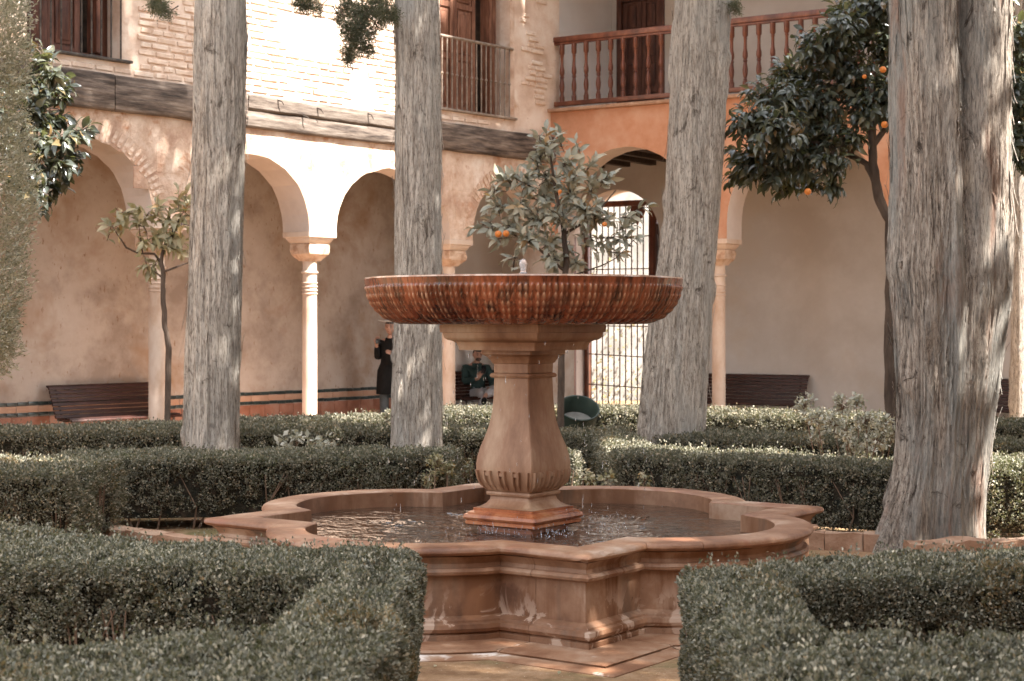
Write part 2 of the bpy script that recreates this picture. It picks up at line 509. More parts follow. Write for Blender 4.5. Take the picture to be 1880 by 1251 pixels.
M['skin'] = surf('skin', [(0.3, (.50, .28, .20)), (0.7, (.60, .36, .27))], 6, rough=.5, bscale=80, bump=.1, spec=.4)
M['hair'] = surf('dark_grey_hair', [(0.3, (.03, .025, .022)), (0.7, (.09, .08, .072))], 30, rough=.6, bscale=90, bump=.6)
M['black_cloth'] = surf('black_cloth', [(0.3, (.008, .008, .008)), (0.7, (.016, .015, .015))], 8, rough=.9, bscale=60, bump=.4)
M['green_cloth'] = surf('dark_green_jacket', [(0.3, (.022, .045, .044)), (0.7, (.045, .080, .076))], 7, rough=.8, bscale=14, bump=.8, bdist=.02)
M['grey_cloth'] = surf('grey_trouser_cloth', [(0.3, (.46, .46, .48)), (0.7, (.58, .58, .60))], 5, rough=.85, bscale=14, bump=.6, bdist=.02)
M['steel_cloth'] = surf('slate_grey_cloth', [(0.3, (.08, .095, .10)), (0.7, (.13, .145, .15))], 5, rough=.85, bscale=14, bump=.6, bdist=.02)
M['phone'] = surf('phone_case', [(0.3, (.01, .01, .012)), (0.7, (.03, .03, .035))], 5, rough=.2, bscale=40, bump=.05, spec=.6)
M['white_cloth'] = surf('white_band', [(0.3, (.6, .58, .55)), (0.7, (.7, .68, .65))], 5, rough=.8, bscale=40, bump=.1)
M['eye'] = surf('dark_eye', [(0.3, (.02, .015, .01)), (0.7, (.04, .03, .02))], 5, rough=.2, bscale=40, bump=.0)
M['lip'] = surf('lip', [(0.3, (.36, .13, .10)), (0.7, (.42, .17, .13))], 5, rough=.4, bscale=40, bump=.0)
# bark
def bark(name, lo, mid, hi, tint, tintpos=(.46, .62), red=None):
    t = NT(name)
    v = t.coords((1, 1, .10))
    n1 = t.noise(v, 38, 10, .78, .5)
    c = t.ramp(n1, [(0.34, lo), (0.44, mid), (0.54, hi), (0.70, tuple(min(1, a * 1.3) for a in hi))])
    n2 = t.noise(t.coords((1, 1, .14)), 110, 5, .7, .3)
    c = t.mix(t.ramp(n2, [(.36, .85), (.50, 0.0)]), c, tuple(a * .75 for a in lo))
    f = t.ramp(t.noise(t.coords((1, 1, .22)), 2.2, 5, .6, .3), [(tintpos[0], 0.0), (tintpos[1], 1.0)])
    c = t.mix(f, c, t.mix(.6, c, tint))
    if red:
        f3 = t.ramp(t.noise(t.coords((1, 1, .15)), 5.5, 5, .6, .3), [(.56, 0.0), (.68, 1.0)])
        c = t.mix(f3, c, t.mix(.5, c, red))
    fk = t.ramp(t.noise(t.coords((1, 1, .5)), 6.5, 6, .72, 1.2), [(.585, 0.0), (.66, .9)])
    c = t.mix(fk, c, tuple(a * .8 for a in lo))
    b1 = t.bump(n1, 1.0, .03)
    b2 = t.bump(n2, .8, .010, b1)
    return t.fin(c, .92, b2, .15)
M['bark'] = bark('cypress_bark', (.12, .092, .070), (.38, .325, .27), (.57, .505, .43), (.40, .385, .35))
M['bark_big'] = bark('old_cypress_bark', (.075, .052, .038), (.31, .25, .20), (.50, .425, .35), (.27, .28, .262), (.42, .56), (.30, .14, .08))
M['bark_thin'] = surf('smooth_brown_bark', [(0.3, (.05, .033, .024)), (0.7, (.12, .085, .062))], 9, (1, 1, .3), rough=.8, bscale=30, bump=.6, bdist=.01)
# water
t = NT('pool_water')
v = t.coords((1, 1, 1))
n1 = t.noise(v, 7, 3, .5, .8)
n2 = t.noise(v, 34, 2, .5, .3)
b1 = t.bump(n1, .6, .03)
b2 = t.bump(n2, .25, .006, b1)
c = t.ramp(t.noise(v, 1.5, 3, .5), [(.3, (.032, .020, .014)), (.7, (.065, .038, .025))])
M['water'] = t.fin(c, .04, b2, .8)
t.b.inputs['IOR'].default_value = 1.33
t = NT('clear_water')
t.fin((.95, .97, 1.0), .03)
t.b.inputs['Transmission Weight'].default_value = .85
t.b.inputs['IOR'].default_value = 1.33
M['drop'] = t.m

# ------------------------------------------------------------------ ground
gx = np.linspace(-40, 40, 81); gy = np.linspace(-30, 90, 241)
GX, GY = np.meshgrid(gx, gy)
GZ = np.vectorize(ground_z)(GY)
V = np.stack([GX.ravel(), GY.ravel(), GZ.ravel()], 1)
ii = np.arange(240)[:, None] * 81 + np.arange(80)[None, :]
Fq = np.stack([ii, ii + 1, ii + 82, ii + 81], -1).reshape(-1)
ground = link('ground', fast_mesh('ground', V, Fq, 4, M['ground'], True))
tag(ground, 'packed sandy earth with patches of moss around the fountain', kind='structure')

# ------------------------------------------------------------------ wings of the courtyard
CX, CY = 0.545, 26.5
ANG_L = math.atan2(.777, .629)
ANG_R = math.atan2(-.543, .84)
FL = -0.10                                            # gallery floor level


def arch_wall(s0, s1, top, y0, y1, bays, base, jit=0.0, seed=0):
    """wall face with arched openings; bays = (sa, sb, spring z, rise, exponent); base(s) is the lower edge between bays"""
    rnd = random.Random(seed)
    poly = []
    cur = s0
    for sa, sb, zs, rise, ex in sorted(bays):
        poly.append((cur, base)); poly.append((sa, base))
        c, h = (sa + sb) / 2, (sb - sa) / 2
        n = 30
        for i in range(n + 1):
            a = math.pi * (1 - i / n)
            x = math.cos(a); 
            z = max(0.0, 1 - abs(x) ** ex) ** (1 / ex)
            j = rnd.uniform(-jit, jit) if 0 < i < n else 0
            poly.append((c + h * x, zs + (rise * z) + j))
        poly.append((sb, base))
        cur = sb
    poly.append((cur, base)); poly.append((s1, base))
    front, soff = MB(), MB()
    for (a, za), (b, zb) in zip(poly, poly[1:]):
        if b - a > 1e-5:
            front.add([(a, y0, za), (b, y0, zb), (b, y0, top), (a, y0, top)], [(0, 1, 2, 3)])
            front.add([(a, y1, za), (b, y1, zb), (b, y1, top), (a, y1, top)], [(3, 2, 1, 0)])
        if (b - a) ** 2 + (zb - za) ** 2 > 1e-9:
            soff.add([(a, y0, za), (a, y1, za), (b, y1, zb), (b, y0, zb)], [(0, 1, 2, 3)])
    front.add([(s0, y0, poly[0][1]), (s0, y1, poly[0][1]), (s0, y1, top), (s0, y0, top)], [(3, 2, 1, 0)])
    front.add([(s1, y0, poly[-1][1]), (s1, y1, poly[-1][1]), (s1, y1, top), (s1, y0, top)], [(0, 1, 2, 3)])
    front.add([(s0, y0, top), (s1, y0, top), (s1, y1, top), (s0, y1, top)], [(0, 1, 2, 3)])
    return front, soff


def make_column(parent, s, top=2.78):
    """slender marble column: shaft with neck rings, carved capital, moulded impost"""
    k = top - 2.78
    e = empty('column', (s, 0, 0), 0, parent)
    m = MB()
    m.lathe([(.135, FL), (.135, FL + .05), (.12, FL + .07), (.125, FL + .10), (.105, FL + .13), (.100, FL + .3), (.098, 1.2), (.094, 2.44 + k)], 28)
    m.build('shaft', M['column'], e)
    for z, r, h in ((2.235, .115, .022), (2.10, .108, .014), (2.05, .108, .014), (2.00, .108, .014), (1.955, .108, .014)):
        m = MB()
        m.lathe([(r - .012, z + k), (r, z + k + h * .3), (r, z + k + h), (r - .012, z + k + h * 1.4)], 28, cap=False)
        m.build('ring', M['column'], e)
    m = MB()
    q = math.sqrt(2)
    m.square([(.11 * q, 2.40 + k), (.125 * q, 2.43 + k), (.15 * q, 2.455 + k), (.185 * q, 2.49 + k), (.19 * q, 2.52 + k), (.19 * q, 2.62 + k), (.175 * q, 2.63 + k)], math.pi / 4)
    bm = bmesh.new()
    me0 = m.mesh('c', None)
    bm.from_mesh(me0)
    bmesh.ops.subdivide_edges(bm, edges=list(bm.edges), cuts=3, use_grid_fill=True)
    for v in bm.verts:
        n_ = vnoise(v.co.x * 22, v.co.y * 22, v.co.z * 22, int(s * 10) % 50)
        v.co.x *= 1 + .05 * float(n_); v.co.y *= 1 + .05 * float(n_)
    me1 = bpy.data.meshes.new('capital')
    bm.to_mesh(me1); bm.free()
    me1.materials.append(M['capital'])
    link('capital', me1, e)
    m = MB()
    m.square([(.185 * q, 2.63 + k), (.20 * q, 2.65 + k), (.225 * q, 2.69 + k), (.225 * q, 2.70 + k), (.255 * q, 2.712 + k), (.258 * q, 2.779 + k)], math.pi / 4)
    m.build('impost', M['column'], e)
    return e


# ---- left wing
LW = empty('arcaded_wing', (CX, CY, 0), ANG_L)
tag(LW, 'arcaded wing of limewashed brick with iron barred windows above a dark timber beam', 'building')
lc = [0.0, -2.34, -5.15, -7.72, -10.35, -13.0, -15.65]
bays = [(b + .25, a - .25, 2.781, .93, 2.15) for a, b in zip(lc, lc[1:])]
bays[0] = (-2.34 + .25, -.28, 2.781, .93, 2.15)
fr, so = arch_wall(-16.5, -.004, 4.25, -.25, .25, bays, 2.781, .012, 3)
fr.build('lower_wall', M['lower_wash'], LW, sharp=0)
so.build('arch_lining', M['soffit'], LW, sharp=40)
for s in lc[1:]:
    make_column(LW, s)
m = MB(); m.box(-.28, -.006, -.25, .25, FL, 2.778); m.build('corner_pier', M['back_left'], LW)
# upper wall around the two windows
W1 = (-9.75, -8.44, 4.66, 6.9)
W2 = (-2.82, -1.23, 4.66, 7.1)
m = MB()
for a, b, z0, z1 in ((-16.5, W1[0], 4.25, 8.4), (W1[0], W1[1], 4.25, W1[2]), (W1[0], W1[1], W1[3], 8.4), (W1[1], W2[0], 4.25, 8.4),
                     (W2[0], W2[1], 4.25, W2[2]), (W2[0], W2[1], W2[3], 8.4), (W2[1], -.004, 4.25, 8.4)):
    m.box(a, b, -.25, .25, z0, z1)
m.build('upper_wall', M['wash'], LW, sharp=0)
# back wall of gallery, floor, ceiling, roof
m = MB(); m.box(-16.5, -.33, 2.8, 3.1, FL - .1, 8.4); m.build('back_wall', M['back_left'], LW)
m = MB(); m.box(-.327, 2.45, 2.8, 3.1, FL - .1, 8.4); m.build('back_wall', M['white_wall'], LW)
m = MB(); m.box(-16.5, 2.3, .25, 2.8, 4.27, 4.55); m.build('gallery_ceiling', M['ceil'], LW)
cbm = MB(); cbm.box(-.06, .06, .26, 2.79, 4.12, 4.268); cme = cbm.mesh('ceiling_beam', M['ceil'])
for i in range(36):
    link('ceiling_beam', cme, LW, (-15.9 + i * .5, 0, 0))
m = MB(); m.box(-16.7, .0, -.75, 3.3, 8.4, 8.6); m.build('roof_slab', M['roof'], LW)
fl1 = MB().box(-16.5, 2.6, -.5, 2.8, FL - .25, FL).build('gallery_floor_west', M['floor'], None)
fl1.location = (CX, CY, 0); fl1.rotation_euler = (0, 0, ANG_L)
tag(fl1, 'worn brick floor of the left arcade', kind='structure')

# timber beam: weathered timbers end to end
for a, b, z0, z1, mt, yo in ((-12.0, -8.615, 4.05, 4.47, 'old_wood', 0), (-8.595, -6.55, 4.045, 4.465, 'old_wood', .01), (-6.545, -3.05, 4.255, 4.455, 'pale_wood', 0),
                             (-6.545, -3.05, 4.04, 4.25, 'pale_wood', .015), (-3.045, -.62, 4.05, 4.45, 'old_wood', .01), (-.615, .02, 4.05, 4.45, 'old_wood', -.005),
                             (-16.4, -12.01, 4.05, 4.46, 'old_wood', 0)):
    n = max(2, int((b - a) / .12))
    xs = np.linspace(a, b, n)
    m = MB()
    ring = [(-.335, z0 + .012), (-.345, z0 + .03), (-.347, (z0 + z1) / 2), (-.345, z1 - .03), (-.33, z1), (-.2, z1), (-.2, z0), (-.32, z0)]
    vs, fs = [], []
    for i, x in enumerate(xs):
        for y, z in ring:
            nn = float(vnoise(x * 3, y * 5, z * 14, 5)) * .010
            vs.append((x, y + yo + nn, z + float(vnoise(x * 2.2, y * 3 + 9, z * 2, 8)) * .010))
    k = len(ring)
    for i in range(n - 1):
        for q in range(k):
            fs.append((i * k + q, i * k + (q + 1) % k, (i + 1) * k + (q + 1) % k, (i + 1) * k + q))
    fs.append(tuple(range(k))); fs.append(tuple((n - 1) * k + q for q in range(k))[::-1])
    m.add(vs, fs)
    m.build('timber', M[mt], LW, sharp=30)
# iron hooks driven in the beam
for s, z, ln in ((-6.05, 4.43, .07), (-5.35, 4.40, .08), (-4.4, 4.42, .09), (-3.75, 4.41, .10), (-5.6, 4.27, .05)):
    m = MB(); m.tube([(s, -.33, z), (s + .02, -.40, z - ln * .35), (s + .05, -.41, z - ln)], [.011, .009, .005], 6)
    m.build('iron_hook', M['iron'], LW)

# bricks of the upper wall
variants = []
for i in range(8):
    rr = random.Random(40 + i)
    bm = bmesh.new()
    bmesh.ops.create_cube(bm, size=1)
    ln = (.27, .25, .28, .26, .23, .29, .25, .14)[i]
    for v in bm.verts:
        v.co = Vector((v.co.x * ln, v.co.y * .030, v.co.z * .058))
    bmesh.ops.bevel(bm, geom=[e for e in bm.edges], offset=.009, segments=1, affect='EDGES')
    for v in bm.verts:
        v.co += Vector((rr.uniform(-.006, .006), rr.uniform(-.003, .003), rr.uniform(-.004, .004)))
    me = bpy.data.meshes.new('brick'); bm.to_mesh(me); bm.free(); me.materials.append(M['brick'])
    variants.append((me, ln))
spots = []
z = 4.53; row = 0
while z < 8.3:
    s = -12.0 + (row % 2) * .15
    while s < -.12:
        vi = random.randrange(8) if random.random() < .8 else 7
        ln = variants[vi][1]
        c = s + ln / 2
        s += ln + random.uniform(.018, .04)
        inwin = any(w[0] - .22 < c + ln / 2 and c - ln / 2 < w[1] + .22 and w[2] - .09 < z < w[3] + .3 for w in (W1, W2))
        plaster = (z > 5.55 and c > -.42) or float(vnoise(c * .9, z * 1.3, 0, 77)) > .55
        if inwin or plaster or random.random() < .05: continue
        spots.append((c, z + random.uniform(-.005, .005), vi))
    z += .086; row += 1


def seen(c, z):
    X = CX + c * .629 + .25 * .777; Y = CY + c * .777 - .25 * .629
    px = PCX + F * X / Y; py = HZ - F * (z - EYE) / Y
    return 190 < px < 1015 and py > -8
vis = [q for q in spots if seen(q[0], q[1])]
rest = [q for q in spots if not seen(q[0], q[1])]
# hidden behind the two trunks go to the joined part first
def behind(c):
    X = CX + c * .629 + .25 * .777; Y = CY + c * .777 - .25 * .629
    px = PCX + F * X / Y
    return 372 < px < 438 or 745 < px < 795
rest += [q for q in vis if behind(q[0])]
vis = [q for q in vis if not behind(q[0])]
vis.sort(key=lambda q: q[0])
rest += vis[300:]; vis = vis[:300]
for c, z, vi in vis:
    o = link('brick', variants[vi][0], LW, (c, -.252 + random.uniform(-.004, .003), z))
    o.rotation_euler = (random.uniform(-.04, .04), random.uniform(-.012, .012), random.uniform(-.012, .012))
bmj = bmesh.new()
for c, z, vi in rest:
    n0 = len(bmj.verts)
    bmj.from_mesh(variants[vi][0])
    bmj.verts.ensure_lookup_table()
    y = -.252 + random.uniform(-.004, .003)
    for v in bmj.verts[n0:]: v.co += Vector((c, y, z))
me = bpy.data.meshes.new('far_bricks'); bmj.to_mesh(me); bmj.free(); me.materials.append(M['brick'])
tag(link('brickwork', me, LW), kind='stuff')

# squared stones and rubble showing in the lower plaster
for s, z, w, h in ((-7.72, 3.55, .42, .34), (-7.25, 3.6, .34, .36), (-8.12, 3.30, .30, .26), (-7.72, 3.18, .36, .28), (-7.35, 3.24, .26, .26), (-2.36, 3.66, .36, .34),
                   (-2.72, 3.40, .28, .30), (-2.30, 3.26, .34, .30), (-1.95, 3.62, .26, .30), (-5.2, 3.66, .34, .3), (-5.0, 3.3, .3, .26)):
    m = MB(); m.bbox(s - w / 2, s + w / 2, -.2545, -.24, z - h / 2, z + h / 2, .004)
    m.build('stone', M['lower_wash'], LW)
# rubble bricks set on edge round the arch nearest the corner and the far left arch
rub = MB(); rub.box(-.025, .025, -.02, .02, -.10, .10, .005); rme = rub.mesh('voussoir', M['lower_wash'])
for a0, a1, cs, hw in ((20, 150, -1.19, .905), (20, 92, -9.03, 1.06)):
    for k in range(int((a1 - a0) / 4.6)):
        a = R(a0 + k * 4.6)
        o = link('voussoir', rme, LW, (cs + (hw + .13) * math.cos(a), -.243, 2.781 + (.93 + .13) * math.sin(a)))
        o.rotation_euler = (0, math.pi / 2 - a, 0)
        o.scale = (random.uniform(.7, 1.2), 1, random.uniform(.7, 1.15))


def panel_leaf(x0, x1, y, z0, z1, mat, rows, name, parent, t=.045):
    """panelled shutter or door leaf with raised mouldings, one mesh"""
    m = MB()
    m.box(x0, x1, y, y + t * .5, z0, z1)
    st = .075
    m.box(x0, x0 + st, y - t * .5, y - .001, z0, z1); m.box(x1 - st, x1, y - t * .5, y - .001, z0, z1)
    zs = np.linspace(z0, z1, rows + 1)
    for i in range(rows + 1):
        m.box(x0 + st + .001, x1 - st - .001, y - t * .5, y - .001, max(z0, zs[i] - st / 2), min(z1, zs[i] + st / 2))
    for i in range(rows):
        a, b = zs[i] + st / 2 + .03, zs[i + 1] - st / 2 - .03
        c, d = x0 + st + .03, x1 - st - .03
        if d - c < .05 or b - a < .05: continue
        m.bbox(c, d, y - t * .38, y - .002, a, b, .012)
        if d - c > .14 and b - a > .14:
            m.bbox(c + .045, d - .045, y - t * .6, y - t * .39, a + .045, b - .045, .010)
    return m.build(name, mat, parent, sharp=25)


def window(parent, w, shut, nbar, top_rail=None, bar_r=.011, iron='iron', name='window'):
    s0, s1, z0, z1 = w
    e = empty(name, ((s0 + s1) / 2, 0, z0), 0, parent)
    hw, h = (s1 - s0) / 2, z1 - z0
    m = MB()
    for a, b, c, d in ((-hw + .001, -hw + .09, 0.001, h - .001), (hw - .09, hw - .001, .001, h - .001), (-hw + .091, hw - .091, h - .09, h - .001), (-hw + .091, hw - .091, .001, .07)):
        m.box(a, b, .02, .14, c, d)
    m.build('frame', shut, e)
    mid = 0
    panel_leaf(-hw + .095, -.17, .06, .075, h - .095, shut, 3, 'shutter', e)
    panel_leaf(-.165, hw * .42, .06, .075, h - .095, shut, 3, 'shutter', e)
    # the right-hand leaf stands ajar: dark gap beyond
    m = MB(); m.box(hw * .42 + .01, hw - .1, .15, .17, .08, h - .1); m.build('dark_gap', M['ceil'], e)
    m = MB(); m.box(hw * .60, hw * .60 + .05, -.12, .06, .08, h - .1); m.box(hw * .60 + .1, hw * .60 + .13, -.02, .06, .08, h - .1); m.build('open_leaf', shut, e)
    m = MB(); m.bbox(-hw - .08, hw + .12, -.31, .0, -.035, -.001, .008); m.build('sill', M[iron], e)
    zt = top_rail or h - .05
    for i in range(nbar):
        x = -hw + .03 + (2 * hw - .06) * i / (nbar - 1)
        m = MB(); m.tube([(x, -.27, 0.0), (x, -.27, zt)], bar_r, 8)
        kz = zt * .48
        m.lathe([(bar_r, kz - .02), (bar_r * 2.1, kz - .008), (bar_r * 2.1, kz + .008), (bar_r, kz + .02)], 8, (x, -.27))
        m.build('bar', M[iron], e)
    if top_rail:
        m = MB(); m.tube([(-hw - .05, -.27, zt), (hw + .05, -.27, zt)], .022, 8)
        m.build('handrail', M[iron], e)
    return e
window(LW, W1, M['dark_shutter'], 10)
window(LW, W2, M['shutter'], 15, 1.03, .010, 'iron_pale', 'balcony_window')
# plaster jamb strips beside the windows
m = MB(); m.box(W2[1] + .001, W2[1] + .10, -.262, -.249, W2[2], W2[3]); m.build('jamb_strip', M['lower_wash'], LW)

# dado tiles along the gallery wall
dk = MB(); dk.bbox(-.078, .078, -.012, 0, -.024, .024, .004); dme = dk.mesh('tile', M['tile_dark'])
tn = MB(); tn.bbox(-.168, .168, -.008, 0, -.043, .043, .003); tme = tn.mesh('tile', M['tile_tan'])
rd = MB(); rd.bbox(-.146, .146, -.010, 0, -.108, .108, .004); rme2 = rd.mesh('tile', M['tile_red'])
s = -8.35
i = 0
while s < -.5:
    for z in (.505, .365):
        o = link('tile', dme, LW, (s, 2.799, z + random.uniform(-.004, .004)))
        if random.random() < .12: o.rotation_euler = (0, random.uniform(-.04, .04), 0)
    s += .166; i += 1
s = -8.3
while s < -.5:
    link('tile', tme, LW, (s, 2.799, .435)); s += .344
s = -8.3
while s < -.5:
    for z in (.225, .0): link('tile', rme2, LW, (s, 2.799, z))
    s += .298

# ---- right wing
RW = empty('balcony_wing', (CX, CY, 0), ANG_R)
tag(RW, 'orange plastered wing with wide arches below and an open wooden balcony above', 'building')
rc = [2.98, 5.90, 8.82, 11.74, 14.66]
rb = [(.36, 2.73)] + [(a + .25, b - .25) for a, b in zip(rc, rc[1:])]
bays = [(a, b, 3.02, (b - a) / 2 * 1.02, 2.0) for a, b in rb]
fr, so = arch_wall(.004, 15.0, 4.83, -.25, .25, bays, 2.801, .006, 5)
fr.build('lower_wall', M['ochre'], RW, sharp=0)
so.build('arch_lining', M['soffit'], RW, sharp=40)
for s in rc: make_column(RW, s, 2.80)
m = MB(); m.box(.008, .35, -.25, .25, FL, 2.797); m.build('corner_pier', M['back_left'], RW)
for i in range(12):
    m = MB(); m.bbox(.0 + i * 1.25, 1.245 + i * 1.25, -.33 + random.uniform(-.01, .01), .2, 4.832, 4.885 + random.uniform(-.006, .006), .012)
    m.build('ledge_stone', M['kerb'], RW)
# gallery back wall with the gate arch
fr, so = arch_wall(-2.62, 15.0, 8.4, 2.6, 3.1, [(-1.05, .62, 3.02, .82, 2.0)], FL - .1, 0, 1)
fr.build('back_wall', M['back_right'], RW, sharp=0)
so.build('gate_arch_lining', M['soffit'], RW, sharp=40)
m = MB(); m.box(-2.5, 15.0, .25, 2.6, 4.36, 4.8); m.build('gallery_ceiling', M['ceil'], RW)
for i in range(35):
    link('ceiling_beam', cme, RW, (-2.0 + i * .5, 0, .10))
fl2 = MB().box(-2.7, 15.0, -.5, 3.4, FL - .25, FL).build('gallery_floor_north', M['floor'], None)
fl2.location = (CX, CY, -.003); fl2.rotation_euler = (0, 0, ANG_R)
tag(fl2, 'worn brick floor of the right arcade', kind='structure')
# loggia above
m = MB(); m.box(.0, 15.0, .251, 2.59, 4.801, 4.86); m.build('loggia_floor', M['floor'], RW)
m = MB(); m.box(.03, .21, -.248, 1.7, 4.888, 8.0); m.build('end_wall', M['white_wall'], RW)
D1 = (.36, 1.14, 4.87, 6.86); D2 = (6.72, 7.8, 4.87, 6.22)
m = MB()
for a, b, z0, z1 in ((.21, D1[0], 4.861, 8.0), (D1[0], D1[1], D1[3], 8.0), (D1[1], D2[0], 4.861, 8.0), (D2[0], D2[1], D2[3], 8.0), (D2[1], 15.0, 4.861, 8.0)):
    m.box(a, b, 1.7, 1.95, z0, z1)
m.build('loggia_back_wall', M['back_right'], RW, sharp=0)
for D in (D1, D2):
    e = empty('door', ((D[0] + D[1]) / 2, 0, D[2]), 0, RW)
    hw, h = (D[1] - D[0]) / 2, D[3] - D[2]
    m = MB()
    for a, b, c, d in ((-hw - .05, -hw + .04, 0, h + .05), (hw - .04, hw + .05, 0, h + .05), (-hw + .041, hw - .041, h - .03, h + .05)):
        m.bbox(a, b, 1.67, 1.80, c, d, .01)
    m.build('frame', M['dark_shutter'], e)
    panel_leaf(-hw + .045, -.005, 1.76, .01, h - .035, M['dark_shutter'], 4, 'leaf', e)
    panel_leaf(.005, hw - .045, 1.76, .01, h - .035, M['dark_shutter'], 4, 'leaf', e)
for s in (3.06, 6.0, 8.9, 11.8):
    m = MB(); m.bbox(s - .075, s + .075, -.19, -.02, 4.888, 8.0, .012); m.build('loggia_post', M['white_wall'], RW)
m = MB(); m.box(.0, 15.2, -.8, 3.3, 8.0, 8.25); m.build('roof_slab', M['roof'], RW)
bal = empty('balustrade', (0, -.13, 4.888), 0, RW)
m = MB(); m.bbox(.24, 2.98, -.045, .045, .045, .115, .012); m.bbox(3.14, 5.92, -.045, .045, .045, .115, .012); m.bbox(6.08, 8.82, -.045, .045, .045, .115, .012)
m.build('bottom_rail', M['rail_wood'], bal)
m = MB()
for a, b in ((.20, 2.98), (3.14, 5.92), (6.08, 8.82)):
    m.bbox(a, b, -.055, .055, 1.035, 1.12, .016); m.bbox(a + .02, b - .01, -.035, .035, 1.0, 1.034, .008)
m.build('handrail', M['rail_wood'], bal)
pr = [(.030, .116), (.030, .19), (.020, .205), (.024, .22), (.017, .235), (.028, .30), (.031, .36), (.022, .44), (.018, .47), (.026, .48), (.026, .50), (.018, .51),
      (.030, .55), (.030, .60), (.020, .66), (.019, .70), (.017, .80), (.024, .815), (.017, .83), (.032, .86), (.032, .999)]
bl = MB(); bl.lathe([(r_ * 1.28, z_) for r_, z_ in pr], 12); blme = bl.mesh('baluster', M['rail_wood'])
for a, b in ((.36, 2.95), (3.25, 5.9), (6.2, 8.8)):
    n = int((b - a) / .2165)
    for i in range(n):
        link('baluster', blme, bal, (a + i * .2165, 0, 0))

# ---- the two remaining sides of the court, behind and to the right of the viewer
for nm, lab, x0, x1, y0, y1 in (('south_wing', 'plain limewashed wing closing the court behind the viewer', -14, 11.5, -6.5, -5.5), ('east_wing', 'plain limewashed wing closing the court on the right', 10.5, 11.5, -5.4, 15)):
    e = empty(nm, ((x0 + x1) / 2, (y0 + y1) / 2, 0)); tag(e, lab, 'building')
    hx, hy = (x1 - x0) / 2, (y1 - y0) / 2
    MB().box(-hx, hx, -hy, hy, -.2, 8.5).build('wall', M['wash'], e, sharp=0)
    MB().box(-hx - .4, hx + .4, -hy - .4, hy + .4, 8.501, 8.8).build('roof', M['roof'], e, sharp=0)

# ---- gate of iron bars with an open panelled leaf
GT = empty('garden_gate', (CX, CY, 0), ANG_R)
tag(GT, 'arched doorway gate of rusty iron bars with brown wooden posts', 'gate')
m = MB()
m.bbox(-1.04, -.97, 2.93, 3.05, FL, 3.68, .01); m.build('post', M['rail_wood'], GT)
m = MB(); m.bbox(.26, .40, 2.90, 3.05, FL, 3.70, .01); m.build('post', M['rail_wood'], GT)
m = MB(); m.bbox(-.968, .258, 2.93, 3.03, 3.58, 3.68, .01); m.build('lintel', M['rail_wood'], GT)
m = MB(); m.prism([(-.12, 0), (.13, 0), (.15, .1), (.10, .2), (.04, .25), (.0, .34), (-.04, .25), (-.10, .2), (-.14, .1)], -.012, .012)
o = m.build('ornament', M['rail_wood'], GT, (.02, 2.93, 3.578)); o.rotation_euler = (R(90), 0, 0); o.scale = (1, -1, 1)
for i in range(11):
    x = -.93 + i * .115
    m = MB(); m.tube([(x, 2.98, FL), (x, 2.98, 3.58)], .013, 6); m.build('bar', M['gate_iron'], GT)
for z, sag in ((3.06, 0), (2.5, 0), (1.52, .01), (1.03, .05), (.5, .05)):
    m = MB(); m.tube([(-.965 + .122 * i, 2.955, z - sag * i / 10 ) for i in range(11)], .010, 6); m.build('crossbar', M['gate_iron'], GT)
# folded-back panelled leaves on both sides
a = empty('open_leaf', (-1.02, 2.62, FL), R(-98), GT)
panel_leaf(-.0, .62, -.02, 0.0, 3.15, M['rail_wood'], 6, 'leaf_panelling', a)
a.rotation_euler = (0, 0, R(-76))
a = empty('open_leaf', (.44, 2.72, FL), R(80), GT)
panel_leaf(-.0, .30, -.02, 0.0, 3.35, M['dark_shutter'], 7, 'leaf_panelling', a)

# garden beyond the gate: sunlit whitewashed wall
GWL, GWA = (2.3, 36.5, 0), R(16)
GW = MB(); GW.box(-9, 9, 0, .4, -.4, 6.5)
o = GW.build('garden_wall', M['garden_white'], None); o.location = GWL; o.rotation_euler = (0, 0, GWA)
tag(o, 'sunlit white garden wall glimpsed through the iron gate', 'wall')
n = 2600
P = np.stack([RNG.uniform(-3.0, 3.0, n), RNG.uniform(-.22, -.02, n), RNG.uniform(-.1, 3.6, n)], 1)
keep = (RNG.uniform(0, 1, n) < np.clip(1.1 - P[:, 2] / 3.2, .06, 1)) & (fnoise(P[:, 0] * 2.2, P[:, 2] * 2.2, 0, 4, 3) > -.15)
P = P[keep]; n = len(P)
D = norm(RNG.normal(size=(n, 3)) + np.array([0, -.3, -.2])); N = norm(RNG.normal(size=(n, 3)) + np.array([0, -2, 0]))
o = link('wall_creeper', leaves_mesh('wall_creeper', P, D, N, RNG.uniform(.05, .11, n), .05, T_DIAMOND, M['loquat']))
o.location = GWL; o.rotation_euler = (0, 0, GWA)
tag(o, 'sparse pale creeper leaves on the white wall beyond the gate', 'creeper', kind='stuff')


